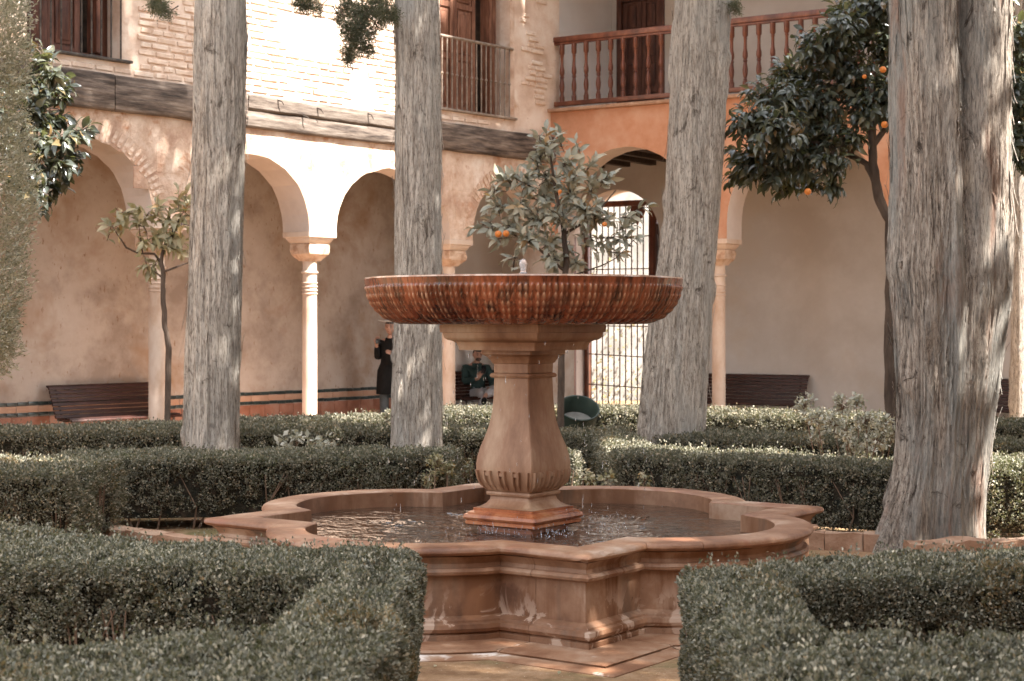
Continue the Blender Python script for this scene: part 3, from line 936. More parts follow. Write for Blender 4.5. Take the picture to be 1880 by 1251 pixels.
# ---- benches
def make_bench(sc_l=1.85):
    b = empty('slatted_bench')
    h = sc_l / 2
    sl = MB(); sl.bbox(-h, h, -.022, .022, -.013, .013, .005); sme = sl.mesh('slat', M['bench'])
    # seat slats run front to back of a curved profile, then up the reclined back
    prof = [(-.30, .385, -25), (-.245, .405, -8), (-.185, .41, 0), (-.125, .405, 4), (-.065, .395, 8), (-.005, .39, 20)]
    prof += [(.05 + k * .021, .43 + k * .0535, 72) for k in range(8)]
    for y, z, a in prof:
        o = link('slat', sme, b, (0, y, z)); o.rotation_euler = (R(a), 0, 0)
    o = link('top_slat', sme, b, (0, .235, .825)); o.rotation_euler = (R(20), 0, 0)
    for x in (-h + .12, h - .12):
        m = MB()
        m.tube([(x, -.27, 0), (x, -.25, .18), (x, -.28, .36), (x, -.16, .385), (x, .0, .37), (x, .07, .43), (x, .215, .81)], [.022, .018, .018, .016, .018, .018, .014], 6)
        m.tube([(x, .19, 0), (x, .06, .2), (x, .02, .37)], [.022, .018, .016], 6)
        m.build('side_frame', M['iron'], b)
    return b


def copy_tree(o, parent=None):
    c = o.copy(); COL.objects.link(c); c.parent = parent
    for ch in list(o.children): copy_tree(ch, c)
    return c


def wing_pt(A, s, y, z=0):
    return Vector((CX + s * math.cos(A) - y * math.sin(A), CY + s * math.sin(A) + y * math.cos(A), z))
bench0 = make_bench()
for i, (A, s, y, lab) in enumerate(((ANG_L, -6.45, 2.46, 'dark red slatted bench against the stained wall, left of the thin young tree'),
                                    (ANG_L, 1.42, 2.46, 'dark slatted bench under the seated man'),
                                    (ANG_R, 2.42, 2.28, 'dark red slatted bench behind the lone column of the orange wing'),
                                    (ANG_R, 7.10, 2.28, 'dark slatted bench half hidden behind the thickest trunk'))):
    o = bench0 if i == 0 else copy_tree(bench0)
    o.location = wing_pt(A, s, y, FL); o.rotation_euler = (0, 0, A)
    tag(o, lab, 'bench', 'slatted benches in the galleries')

# ------------------------------------------------------------------ fountain
FX, FY, FA = .067, 9.88, R(9.5)
FT = empty('fountain', (FX, FY, 0), FA)
tag(FT, 'carved stone fountain with a wide scaled bowl on a pedestal in a lobed pool', 'fountain')
TIP, LEG = 1.835, .53
q = LEG / math.sqrt(2)
cc, rho = .85, .90


def basin_path():
    """outline, counter-clockwise; each entry = (x, y, is_corner)"""
    out = []
    for k in range(4):
        a = -math.pi / 2 + k * math.pi / 2
        ca, sa = math.cos(a), math.sin(a)
        def rot(u, v): return (u * ca - v * sa, u * sa + v * ca)      # u along the tip axis, v across (ccw)
        out.append((*rot(TIP - q, -q), True))
        for f in (.33, .66): out.append((*rot(TIP - q * (1 - f), -q * (1 - f)), False))
        out.append((*rot(TIP, 0), True))
        for f in (.33, .66): out.append((*rot(TIP - q * f, q * f), False))
        out.append((*rot(TIP - q, q), True))
        # lobe
        d = a + math.pi / 4
        c = (cc * math.cos(d), cc * math.sin(d))
        p0 = rot(TIP - q, q)
        p1x, p1y = (TIP - q), -q
        a2 = a + math.pi / 2
        p1 = (p1x * math.cos(a2) - p1y * math.sin(a2), p1x * math.sin(a2) + p1y * math.cos(a2))
        t0 = math.atan2(p0[1] - c[1], p0[0] - c[0]); t1 = math.atan2(p1[1] - c[1], p1[0] - c[0])
        while t1 < t0: t1 += 2 * math.pi
        n = 26
        for i in range(1, n):
            t = t0 + (t1 - t0) * i / n
            out.append((c[0] + rho * math.cos(t), c[1] + rho * math.sin(t), False))
    return out
PATH = basin_path()
NP_ = len(PATH)


def path_normals(P):
    n = len(P); out = []
    for i in range(n):
        p0, p, p1 = [Vector(P[j % n][:2]) for j in (i - 1, i, i + 1)]
        d0, d1 = (p - p0).normalized(), (p1 - p).normalized()
        n0, n1 = Vector((d0.y, -d0.x)), Vector((d1.y, -d1.x))
        b = (n0 + n1)
        b = b / max(.35, b.dot(n0)) 
        out.append(b)
    return out
PN = path_normals(PATH)


def sweep(idx, prof, shrink=0.0, closed=False, jit=0.0):
    """profile (offset outwards, z) along path indices"""
    vs, fs = [], []
    k = len(prof); m_ = len(idx)
    for ii_, i in enumerate(idx):
        p = Vector(PATH[i % NP_][:2]); nn = PN[i % NP_]
        if shrink and ii_ == 0: p = p + (Vector(PATH[(i + 1) % NP_][:2]) - p).normalized() * shrink
        if shrink and ii_ == m_ - 1: p = p + (Vector(PATH[(i - 1) % NP_][:2]) - p).normalized() * shrink
        for o_, z_ in prof:
            w = p + nn * o_
            dj = jit * float(fnoise(w.x * 9, w.y * 9, z_ * 14, 3, 3)) if jit else 0
            vs.append((w.x + nn.x * dj, w.y + nn.y * dj, z_ + dj * .6))
    for a in range(m_ - (0 if closed else 1)):
        b = (a + 1) % m_
        for c in range(k):
            d = (c + 1) % k
            fs.append((a * k + c, b * k + c, b * k + d, a * k + d))
    if not closed:
        fs.append(tuple(range(k))); fs.append(tuple((m_ - 1) * k + c for c in range(k))[::-1])
    return vs, fs
RIM = .485
wallp = [(-.10, .001), (-.012, .001), (-.010, .050), (-.022, .060), (-.004, .068), (.004, .085), (.000, .105), (-.022, .112), (-.024, .122), (-.040, .130),
         (-.062, .140), (-.064, .335), (-.040, .340), (-.022, .348), (-.018, .362), (-.030, .376), (-.052, .380), (-.056, .398), (-.046, .420), (-.030, .436), (-.10, .437)]
copp = [(-.205, .30), (-.045, .438), (-.020, .440), (-.004, .447), (.004, .458), (.003, .470), (-.006, .480), (-.022, .485), (-.19, .487), (-.205, .480)]
# stones of the wall and of the coping: split at the corners and once in each lobe
cuts = []
per = NP_ // 4
for k in range(4):
    b = k * per
    cuts += [b + 1, b + 3 + 2, b + 3 + 3 + 12]
cuts = sorted(c % NP_ for c in cuts)
for a, b in zip(cuts, cuts[1:] + [cuts[0] + NP_]):
    vs, fs = sweep(list(range(a, b + 1)), wallp, .0012, jit=.004)
    m = MB().add(vs, fs); m.build('wall_stone', M['stone'], FT, sharp=32)
cuts2 = sorted(((c + 5) % NP_) for c in cuts)
chips = [(TIP * math.cos(R(-90)), TIP * math.sin(R(-90)), .26, .035), (-1.30, -1.15, .10, .03), (TIP - .5, -.30, .07, .025), (-.45, -1.66, .05, .02)]
for a, b in zip(cuts2, cuts2[1:] + [cuts2[0] + NP_]):
    vs, fs = sweep(list(range(a, b + 1)), copp, .0012)
    m = MB().add(vs, fs)
    me = m.mesh('coping_stone', M['coping'])
    bm = bmesh.new(); bm.from_mesh(me)
    near = min(v.co.y for v in bm.verts) < -1.0
    lng = [e for e in bm.edges if e.calc_length() > .03]
    bmesh.ops.subdivide_edges(bm, edges=lng, cuts=3 if near else 1, use_grid_fill=True)
    for v in bm.verts:
        d = .0035 * float(fnoise(v.co.x * 7, v.co.y * 7, v.co.z * 7, 21, 3))
        v.co.z += d
        for cx_, cy_, rr_, dp in chips:
            dd = math.hypot(v.co.x - cx_, v.co.y - cy_)
            if dd < rr_ and v.co.z > .44:
                rag = float(fnoise(v.co.x * 16, v.co.y * 16, v.co.z * 20, 4, 3))
                edge = (1 - dd / rr_)
                if rag + edge * .9 > .25:
                    rad = math.hypot(v.co.x, v.co.y)
                    v.co.x *= 1 - dp * .5 * edge; v.co.y *= 1 - dp * .5 * edge
                    v.co.z -= dp * .45 * (edge + .3) * (rag + .8) * (1 if v.co.z > .46 else .2)
    bm.to_mesh(me); bm.free()
    me.set_sharp_from_angle(angle=R(38))
    link('coping_stone', me, FT)
corep = [(-.19, .002), (-.068, .002), (-.068, .433), (-.19, .433)]
vs, fs = sweep(list(range(NP_)), corep, 0, True)
MB().add(vs, fs).build('mortar_core', M['hedge_core'], FT, sharp=0)
vs, fs = sweep(list(range(NP_)), [(-.215, .05), (-.19, .05), (-.19, .482), (-.207, .478)], 0, True)
MB().add(vs, fs).build('pool_lining', M['stone'], FT, sharp=30)
# water sheet
W_Z = .385
xs = np.linspace(-1.75, 1.75, 220)
WX, WY = np.meshgrid(xs, xs)
rr = np.hypot(WX, WY)
WZ = W_Z + .0035 * fnoise(WX * 9, WY * 9, 0, 5, 3) * 1.0
# ring waves where drips from the bowl fall
for k in range(46):
    a = RNG.uniform(0, 2 * math.pi); r0 = RNG.uniform(.66, .95)
    cx_, cy_ = r0 * math.cos(a), r0 * math.sin(a)
    d = np.hypot(WX - cx_, WY - cy_)
    WZ += .0035 * np.exp(-(d / .10) ** 2) * np.cos(d * 95 + RNG.uniform(0, 6))
Vw = np.stack([WX.ravel(), WY.ravel(), WZ.ravel()], 1)
n_ = len(xs)
ii = (np.arange(n_ - 1)[:, None] * n_ + np.arange(n_ - 1)[None, :]).ravel()
inner = np.array([[p[0] + nn.x * -.20, p[1] + nn.y * -.20] for p, nn in zip(PATH, PN)])


def inside(poly, X, Y):
    c = np.zeros(X.shape, bool)
    n = len(poly)
    for i in range(n):
        x0, y0 = poly[i]; x1, y1 = poly[(i + 1) % n]
        cond = ((y0 > Y) != (y1 > Y))
        with np.errstate(divide='ignore', invalid='ignore'):
            xx = (x1 - x0) * (Y - y0) / (y1 - y0 + 1e-12) + x0
        c ^= cond & (X < xx)
    return c
ins = inside(inner, Vw[:, 0], Vw[:, 1])
quad = np.stack([ii, ii + 1, ii + n_ + 1, ii + n_], 1)
quad = quad[ins[quad].any(axis=1)]
link('water', fast_mesh('water', Vw, quad.ravel(), 4, M['water'], True), FT)
MB().prism([tuple(p) for p in inner * 1.01], .02, .06).build('pool_floor', M['stone'], FT)

# pedestal: square plan, corners along the tip axes
A0 = -math.pi / 2
m = MB()
m.square([(.27, .06), (.27, .415)], A0)
m.build('footing', M['wet_red'], FT)
m = MB()
m.square([(.335, .416), (.348, .424), (.348, .440), (.338, .444), (.338, .446), (.352, .450), (.362, .462), (.355, .480), (.335, .486), (.335, .490), (.30, .503), (.302, .516), (.285, .518)], A0)
m.build('plinth', M['wet_red'], FT)
m = MB()
m.square([(.285, .5185), (.262, .523), (.225, .540), (.203, .562), (.198, .580), (.202, .588)], A0)
m.square([(.204, .5885), (.222, .590), (.226, .600), (.222, .610), (.214, .612)], A0)
m.build('neck', M['pedestal'], FT, sharp=22)
prof = [(.212, .6125), (.240, .632), (.262, .660), (.276, .69), (.283, .724), (.284, .77), (.275, .82), (.258, .87), (.236, .92), (.216, .97), (.200, 1.02), (.190, 1.07), (.184, 1.12), (.180, 1.18), (.177, 1.27)]
m = MB(); m.square(prof, A0)
m.build('vase', M['pedestal'], FT, sharp=22)
# straps carved round the belly of the vase
def prof_r(z):
    pts = [(z_, r_) for r_, z_ in prof]
    for (z0, r0), (z1, r1) in zip(pts, pts[1:]):
        if z0 <= z <= z1: return r0 + (r1 - r0) * (z - z0) / (z1 - z0)
    return pts[0][1]
for k in range(4):
    a0 = A0 + k * math.pi / 2; a1 = a0 + math.pi / 2
    for f, wd in ((.05, .012), (.17, .016), (.27, .016), (.42, .016), (.52, .016), (.67, .016), (.77, .016), (.93, .012)):
        m = MB(); vs, fs = [], []
        zz = np.linspace(.625, .735, 9)
        for z_ in zz:
            r_ = prof_r(z_)
            p0 = Vector((r_ * math.cos(a0), r_ * math.sin(a0))); p1 = Vector((r_ * math.cos(a1), r_ * math.sin(a1)))
            c = p0.lerp(p1, f + (f - .5) * .02); tdir = (p1 - p0).normalized(); nn = Vector((tdir.y, -tdir.x))
            out = .017 if z_ > .64 else .008
            for sx, so in ((-1, -.006), (-.75, out), (.75, out), (1, -.006)):
                w = c + tdir * (sx * wd * .55) + nn * so
                vs.append((w.x, w.y, z_))
        for i in range(8):
            for c_ in range(3): fs.append((i * 4 + c_, i * 4 + c_ + 1, i * 4 + c_ + 5, i * 4 + c_ + 4))
        fs.append((0, 1, 2, 3)); fs.append((35, 34, 33, 32))
        m.add(vs, fs); m.build('strap', M['pedestal'], FT, sharp=30)
    for f in (.22, .47, .72):
        z_ = .705; r_ = prof_r(z_)
        p0 = Vector((r_ * math.cos(a0), r_ * math.sin(a0))); p1 = Vector((r_ * math.cos(a1), r_ * math.sin(a1)))
        c = p0.lerp(p1, f); tdir = (p1 - p0).normalized(); nn = Vector((tdir.y, -tdir.x))
        m = MB(); vs = []
        for z2 in (z_, z_ + .02):
            for sx, so in ((-.018, -.005), (-.018, .013), (.018, .013), (.018, -.005)):
                w = c + tdir * sx + nn * so; vs.append((w.x, w.y, z2))
        m.add(vs, [(0, 1, 2, 3), (7, 6, 5, 4), (0, 4, 5, 1), (1, 5, 6, 2), (2, 6, 7, 3), (3, 7, 4, 0)])
        m.build('strap_bridge', M['pedestal'], FT)
m = MB()
m.square([(.177, 1.2705), (.196, 1.272), (.205, 1.283), (.196, 1.296), (.179, 1.300)], A0)
m.square([(.178, 1.3005), (.180, 1.352), (.192, 1.358), (.200, 1.372), (.215, 1.388), (.238, 1.402), (.253, 1.408), (.253, 1.432)], A0)
m.build('shaft_head', M['pedestal'], FT, sharp=22)
m = MB()
m.square([(.385, 1.4325), (.387, 1.448), (.393, 1.462), (.405, 1.478), (.428, 1.487), (.455, 1.492), (.472, 1.505), (.480, 1.524), (.481, 1.534), (.497, 1.536), (.500, 1.568), (.497, 1.580)], A0)
m.build('bowl_support', M['pedestal'], FT, sharp=22)

# the bowl
NTH, NR = 1440, 84
prof = [(.50, 1.5805), (.66, 1.582), (.715, 1.586), (.755, 1.597), (.800, 1.618), (.845, 1.652), (.878, 1.69), (.900, 1.73), (.913, 1.77), (.921, 1.80), (.930, 1.842)]
pl = [0]
for (r0, z0), (r1, z1) in zip(prof, prof[1:]): pl.append(pl[-1] + math.hypot(r1 - r0, z1 - z0))
tt = np.linspace(0, pl[-1], NR)
pr_ = np.interp(tt, pl, [p[0] for p in prof]); pz_ = np.interp(tt, pl, [p[1] for p in prof])
th = np.arange(NTH) / NTH * 2 * math.pi
TH, TT = np.meshgrid(th, tt)
PR = np.interp(TT, pl, [p[0] for p in prof]); PZ = np.interp(TT, pl, [p[1] for p in prof])
t_rim = np.interp(1.803, [p[1] for p in prof], pl)
t_bot = np.interp(1.612, [p[1] for p in prof], pl)
NG = 60
gad = np.abs(np.sin(NG * TH / 2 + .3)) ** .7
lowmask = np.clip((t_rim - TT) / (t_rim - t_bot), 0, 1) ** .8 * np.clip((TT - .17) / .05, 0, 1)
disp = .022 * (gad - .6) * lowmask
NS = 180
rows = 5
rh = (t_rim - t_bot) / rows
sc_h = np.zeros_like(TH)
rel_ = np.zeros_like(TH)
for rI in range(rows, -2, -1):
    # upright pointed scales; the tip of each lower row stands proud of the row above
    v_ = (TT - (t_bot + (rI - .35) * rh)) / (rh * 1.35)
    a_ = ((TH / (2 * math.pi) * NS) % 1) - .5
    vc = np.clip(v_, 0, 1)
    wdt = .54 * np.clip(1 - vc ** 2.6, 0, 1) ** .75
    ins_ = (v_ > 0) & (v_ < 1) & (np.abs(a_) < wdt)
    edge_ = np.clip((wdt - np.abs(a_)) / .14, 0, 1)
    h_ = (.003 + .009 * vc ** 1.5) * (.35 + .65 * edge_) 
    sc_h = np.where(ins_, h_, sc_h)
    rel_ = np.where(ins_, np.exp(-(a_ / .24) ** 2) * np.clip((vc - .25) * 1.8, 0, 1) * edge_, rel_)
scm = np.clip((t_rim - TT) / .004, 0, 1) * np.clip((TT - (t_bot - .004)) / .006, 0, 1)
disp = disp + sc_h * scm
disp += .0018 * (TT > t_rim) * fnoise(TH * 22, TT * 4, 0, 9, 3)
X = (PR + disp) * np.cos(TH); Y = (PR + disp) * np.sin(TH); Z = PZ - disp * .25 * (TT < t_bot * 1.1)
V1 = np.stack([X.ravel(), Y.ravel(), Z.ravel()], 1)
i0 = (np.arange(NR - 1)[:, None] * NTH + np.arange(NTH)[None, :]); i1 = (np.arange(NR - 1)[:, None] * NTH + (np.arange(NTH)[None, :] + 1) % NTH)
Fb = np.stack([i0, i1, i1 + NTH, i0 + NTH], -1).reshape(-1)
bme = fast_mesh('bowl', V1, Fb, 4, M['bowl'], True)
rel = rel_ * scm * np.clip(gad * 1.4 - .25, 0, 1)  # mask of the highlights painted into the colour of the scale tips
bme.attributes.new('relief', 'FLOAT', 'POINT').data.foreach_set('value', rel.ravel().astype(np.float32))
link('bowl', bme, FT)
m = MB(); m.lathe([(.9295, 1.8425), (.926, 1.850), (.905, 1.853), (.885, 1.850), (.878, 1.835), (.84, 1.74), (.70, 1.66), (.3, 1.63), (.05, 1.625)], 160)
m.build('bowl_rim', M['water_rim'], FT)
m = MB(); m.lathe([(.872, 1.828), (.86, 1.829), (.3, 1.829), (.05, 1.829)], 96, cap=False); m.build('bowl_water', M['water'], FT)
m = MB(); m.lathe([(.03, 1.63), (.03, 1.80), (.016, 1.86), (.016, 1.875)], 16); m.build('spout', M['iron'], FT)
# the low jet: a blob of water and its skirt
m = MB(); m.lathe([(.050, 1.829), (.040, 1.868), (.024, 1.880), (.018, 1.895), (.021, 1.915), (.024, 1.935), (.018, 1.955), (.007, 1.965)], 16)
me = m.mesh('water_jet', M['drop'])
for v in me.vertices:
    n3 = float(vnoise(v.co.x * 60, v.co.y * 60, v.co.z * 45, 2)) * .006
    v.co.x += n3; v.co.y += n3
link('water_jet', me, FT)
# falling drops and splashes
dp = MB(); dp.lathe([(.0006, -.006), (.0022, -.003), (.0024, .001), (.0012, .006), (.0003, .009)], 6)
dv = np.array(dp.v); df = [f for f in dp.f]
mm = MB()
for k in range(130):
    a = random.choice((random.gauss(-.9, .35), random.gauss(-2.2, .5), random.uniform(-math.pi, math.pi)))
    r_ = random.gauss(.80, .06) if random.random() < .8 else random.uniform(.42, .52)
    z_ = random.uniform(.40, 1.56) if r_ > .6 else random.uniform(.6, 1.5)
    sc_ = random.uniform(.4, 1.0)
    st = random.uniform(1, 3.5)
    mm.add([(x * sc_ + r_ * math.cos(a), y * sc_ + r_ * math.sin(a), z * sc_ * st + z_) for x, y, z in dv], df)
for k in range(300):
    a = random.uniform(-math.pi, math.pi); c0 = random.choice(((.42, -.20), (.1, -.40), (-.28, -.26), (.5, .1)))
    x0, y0 = c0[0] + random.gauss(0, .09), c0[1] + random.gauss(0, .05)
    z_ = W_Z + .005 + abs(random.gauss(0, .035)); sc_ = random.uniform(.5, 1.2)
    mm.add([(x * sc_ + x0, y * sc_ + y0, z * sc_ + z_) for x, y, z in dv], df)
o = mm.build('water_drops', M['drop'], FT)
tag(o, kind='stuff')

# paving round the pool
PV = empty('paving', (FX, FY, 0), FA)
tag(PV, 'star shaped border of wet stone slabs round the foot of the pool', kind='structure')
for a, b in zip(cuts, cuts[1:] + [cuts[0] + NP_]):
    vs, fs = sweep(list(range(a, b + 1)), [(-.03, -.03), (.225, -.03), (.245, .020), (.235, .026), (-.03, .026)], .003, jit=.003)
    MB().add(vs, fs).build('slab', M['slab'], PV)
for a, b in zip(cuts2, cuts2[1:] + [cuts2[0] + NP_]):
    vs, fs = sweep(list(range(a, b + 1)), [(.248, -.03), (.36, -.03), (.36, .004), (.35, .010), (.25, .012)], .003, jit=.004)
    MB().add(vs, fs).build('slab', M['slab'], PV)

# ------------------------------------------------------------------ kerbs
def kerb(name, p0, p1, n, h, w, label, irr=0.01):
    p0, p1 = Vector(p0), Vector(p1)
    L = (p1 - p0).length; ang = math.atan2((p1 - p0).y, (p1 - p0).x)
    e = empty(name, (p0.x, p0.y, ground_z(p0.y)), ang)
    tag(e, label, 'kerb')
    x = 0
    for i in range(n):
        l_ = L / n * random.uniform(.85, 1.1)
        bm = bmesh.new(); bmesh.ops.create_cube(bm, size=1)
        bmesh.ops.subdivide_edges(bm, edges=list(bm.edges), cuts=3, use_grid_fill=True)
        for v in bm.verts:
            c = v.co.copy()
            nz = float(fnoise(c.x * 3 + i * 7, c.y * 3, c.z * 3, 31, 3))
            v.co = Vector((c.x * (l_ - .004) * (1 - .05 * nz), c.y * w * (1 + irr * 8 * nz), (c.z + .5) * h * (1 + irr * 12 * nz * (c.z > .2)) - .03))
        bmesh.ops.bevel(bm, geom=[ed for ed in bm.edges if ed.is_boundary], offset=.01, affect='EDGES') if False else None
        me = bpy.data.meshes.new('kerb_stone'); bm.to_mesh(me); bm.free(); me.materials.append(M['kerb'])
        me.polygons.foreach_set('use_smooth', np.ones(len(me.polygons), bool)); me.set_sharp_from_angle(angle=R(45))
        link('kerb_stone', me, e, (x + l_ / 2, 0, 0)); x += l_
    return e
kerb('stone_kerb', (-3.7, 12.75), (-1.75, 11.15), 7, .16, .16, 'low stone kerb running from the left hedge to the pool')
kerb('stone_kerb', (1.7, 12.0), (2.75, 11.72), 4, .15, .16, 'low stone kerb between the pool and the thickest trunk')
kerb('stone_kerb', (2.62, 11.12), (4.4, 11.6), 4, .17, .20, 'pale uneven kerb stones in front of the thickest trunk', .02)


# ------------------------------------------------------------------ hedges
def poly_dist(P, poly):
    """distance of points (n,2) to a closed outline and index of the nearest edge"""
    poly = np.asarray(poly, float); n = len(poly)
    best = np.full(len(P), 1e9)
    for i in range(n):
        a, b = poly[i], poly[(i + 1) % n]
        ab = b - a; t = np.clip(((P - a) @ ab) / (ab @ ab), 0, 1)
        d = np.linalg.norm(P - (a + t[:, None] * ab), axis=1)
        best = np.minimum(best, d)
    return best


def in_view(P, mx=420, top=-200):
    px = PCX + F * P[:, 0] / P[:, 1]; py = HZ - F * (P[:, 2] - EYE) / P[:, 1]
    return (px > -mx) & (px < 1880 + mx) & (py < 1251 + 50)


def hedge(name, poly, h, dens, leaf, label, mat='box_leaf', gap=.25, seed=0, front_only=True, bare=1.0, pale=None, cat='hedge', lit=None, hole=None, hsd=.03):
    """clipped hedge: footprint outline (ccw), height, leaves per square metre, leaf length"""
    poly = np.asarray(poly, float)
    area = .5 * np.sum(poly[:, 0] * np.roll(poly[:, 1], -1) - np.roll(poly[:, 0], -1) * poly[:, 1])
    if area < 0: poly = poly[::-1]
    cen = poly.mean(axis=0)
    gz = ground_z(cen[1])
    rg = np.random.default_rng(100 + seed)
    lo, hi = poly.min(0), poly.max(0)
    # top
    nt = int((hi - lo).prod() * dens * 1.15)
    T = np.stack([rg.uniform(lo[0], hi[0], nt), rg.uniform(lo[1], hi[1], nt)], 1)
    T = T[inside(poly, T[:, 0], T[:, 1])]
    d = poly_dist(T, poly)
    hz = h + .028 * fnoise(T[:, 0] * 2.5, T[:, 1] * 2.5, 0, seed, 3) - .055 * np.exp(-d / .035)
    TP = np.stack([T[:, 0], T[:, 1], hz], 1)
    TN = np.tile(np.array([0, 0, 1.0]), (len(TP), 1))
    # sides
    SP, SN = [], []
    n = len(poly)
    for i in range(n):
        a, b = poly[i], poly[(i + 1) % n]
        ab = b - a; L = np.linalg.norm(ab)
        nn = np.array([ab[1], -ab[0]]) / L
        mid = (a + b) / 2
        if front_only and nn @ (-mid) < 0: continue
        m_ = int(L * h * dens * 1.1)
        t = rg.uniform(0, 1, m_); z = rg.uniform(0.0, 1, m_) ** .85 * h
        p = a + t[:, None] * ab
        bulge = .045 * fnoise(p[:, 0] * 2.8, p[:, 1] * 2.8, z * 2.8, seed + 3, 3) - .045 * np.exp(-(h - z) / .04) - .05 * np.clip(1 - z / (h * .5), 0, 1)
        # bare foot: sparse leaves low down
        g = fnoise(p[:, 0] * 2.6, p[:, 1] * 2.6, z * 1.4, seed + 9, 3)
        lim = gap * bare * (1 + 1.6 * g)
        keep = (z / h > lim) | (rg.uniform(0, 1, m_) < .10)
        # scattered holes
        g2 = fnoise(p[:, 0] * 6, p[:, 1] * 6, z * 6, seed + 12, 2)
        keep &= (g2 > -.52) | (rg.uniform(0, 1, m_) < .25)
        p3 = np.stack([p[:, 0] + nn[0] * bulge, p[:, 1] + nn[1] * bulge, z], 1)[keep]
        SP.append(p3); SN.append(np.tile(np.array([nn[0], nn[1], .15]), (len(p3), 1)))
    P = np.vstack([TP] + SP); N = norm(np.vstack([TN] + SN))
    P[:, 2] += gz
    v = in_view(P); P, N = P[v], N[v]
    # new shoots standing proud of the clipped top
    ok_ = np.where(d > .06)[0]
    kk = ok_[rg.integers(0, len(ok_), max(1, len(TP) // 90))]
    sp_, sn_ = [], []
    for j_ in range(4):
        sp_.append(TP[kk] + np.array([0, 0, gz + .012 + .011 * j_]) + rg.normal(size=(len(kk), 3)) * .005); sn_.append(TN[kk])
    sp_ = np.vstack(sp_); sn_ = np.vstack(sn_); v = in_view(sp_)
    P = np.vstack([P, sp_[v]]); N = np.vstack([N, sn_[v]])
    k = len(P)
    dep = rg.uniform(0, 1, k) ** 2 * leaf * 2.6 - leaf * .3 + leaf * .8 * vnoise(P[:, 0] * 22, P[:, 1] * 22, P[:, 2] * 22, seed)
    pit = np.clip(fnoise(P[:, 0] * 14, P[:, 1] * 14, P[:, 2] * 14, seed + 21, 2) - .0, 0, 1)
    dep = dep + .13 * pit * (1 if leaf < .019 else 1.2)
    Pd = P - N * dep[:, None]
    D = norm(N * rg.uniform(.3, 1.6, (k, 1)) + rg.normal(size=(k, 3)) * .7 + np.array([0, 0, .35]))
    NN = norm(N * .9 + rg.normal(size=(k, 3)) * .65 + np.array([0, 0, .3]))
    L_ = leaf * rg.uniform(.7, 1.3, k)
    root = empty(name, (cen[0], cen[1], gz))
    tag(root, label, cat)
    off = np.array([cen[0], cen[1], gz])
    if pale is not None:
        # patches of pale variegated leaves
        g = fnoise(P[:, 0] * 3, P[:, 1] * 3, P[:, 2] * 3, seed + 5, 2) + rg.normal(size=k) * .25
        sel = g > pale
        me = leaves_mesh('foliage', Pd[sel] - off, D[sel], NN[sel], L_[sel], L_[sel] * .55, T_DIAMOND, M['pale_leaf'])
        tag(link('pale_foliage', me, root), kind='stuff')
        Pd, D, NN, L_ = Pd[~sel], D[~sel], NN[~sel], L_[~sel]
    g = fnoise(P[:, 0] * 2.3, P[:, 1] * 2.3, P[:, 2] * 3.5, seed + 45, 3)[:len(Pd)] if pale is None else np.full(len(Pd), -1.0)
    dry = (g + rg.normal(size=len(Pd)) * .12 > .57) | (rg.uniform(0, 1, len(Pd)) < .012)
    me = leaves_mesh('dry_foliage', Pd[dry] - off, D[dry], NN[dry], L_[dry], L_[dry] * .58, T_DIAMOND, M['dry_leaf'])
    tag(link('dry_foliage', me, root), kind='stuff')
    Pd, D, NN, L_ = Pd[~dry], D[~dry], NN[~dry], L_[~dry]
    me = leaves_mesh('foliage', Pd - off, D, NN, L_, L_ * .58, T_DIAMOND, M[mat])
    tag(link('foliage', me, root), kind='stuff')
    # twiggy core
    ins_ = .07
    core = []
    for i in range(n):
        p0, p, p1 = poly[i - 1], poly[i], poly[(i + 1) % n]
        d0 = (p - p0) / np.linalg.norm(p - p0); d1 = (p1 - p) / np.linalg.norm(p1 - p)
        n0 = np.array([d0[1], -d0[0]]); n1 = np.array([d1[1], -d1[0]])
        b_ = (n0 + n1) / max(.4, 1 + n0 @ n1)
        core.append(tuple(p - b_ * ins_ - cen))
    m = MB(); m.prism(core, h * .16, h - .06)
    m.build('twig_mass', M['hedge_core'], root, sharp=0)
    # stems showing at the foot
    sm = MB()
    for i in range(n):
        a, b = poly[i], poly[(i + 1) % n]
        ab = b - a; L = np.linalg.norm(ab); nn = np.array([ab[1], -ab[0]]) / L
        if nn @ (-(a + b) / 2) < 0: continue
        for q_ in range(int(L / .10)):
            t = random.random(); p = a + ab * t - nn * random.uniform(.03, .12) - cen
            px = PCX + F * (p[0] + cen[0]) / (p[1] + cen[1])
            if not -50 < px < 1930: continue
            lx = random.uniform(-.08, .08)
            tx = ab / L
            for s_ in range(random.choice((1, 2, 3))):
                lx2 = random.uniform(-.12, .12)
                sm.tube([(p[0], p[1], 0), (p[0] + tx[0] * lx, p[1] + tx[1] * lx, h * .3), (p[0] + tx[0] * lx2 + nn[0] * .03, p[1] + tx[1] * lx2 + nn[1] * .03, h * .75)],
                        [.009, .006, .003], 4, cap=False)
    if sm.v:
        tag(sm.build('stems', M['twig'], root, sharp=60), kind='stuff')
    return root


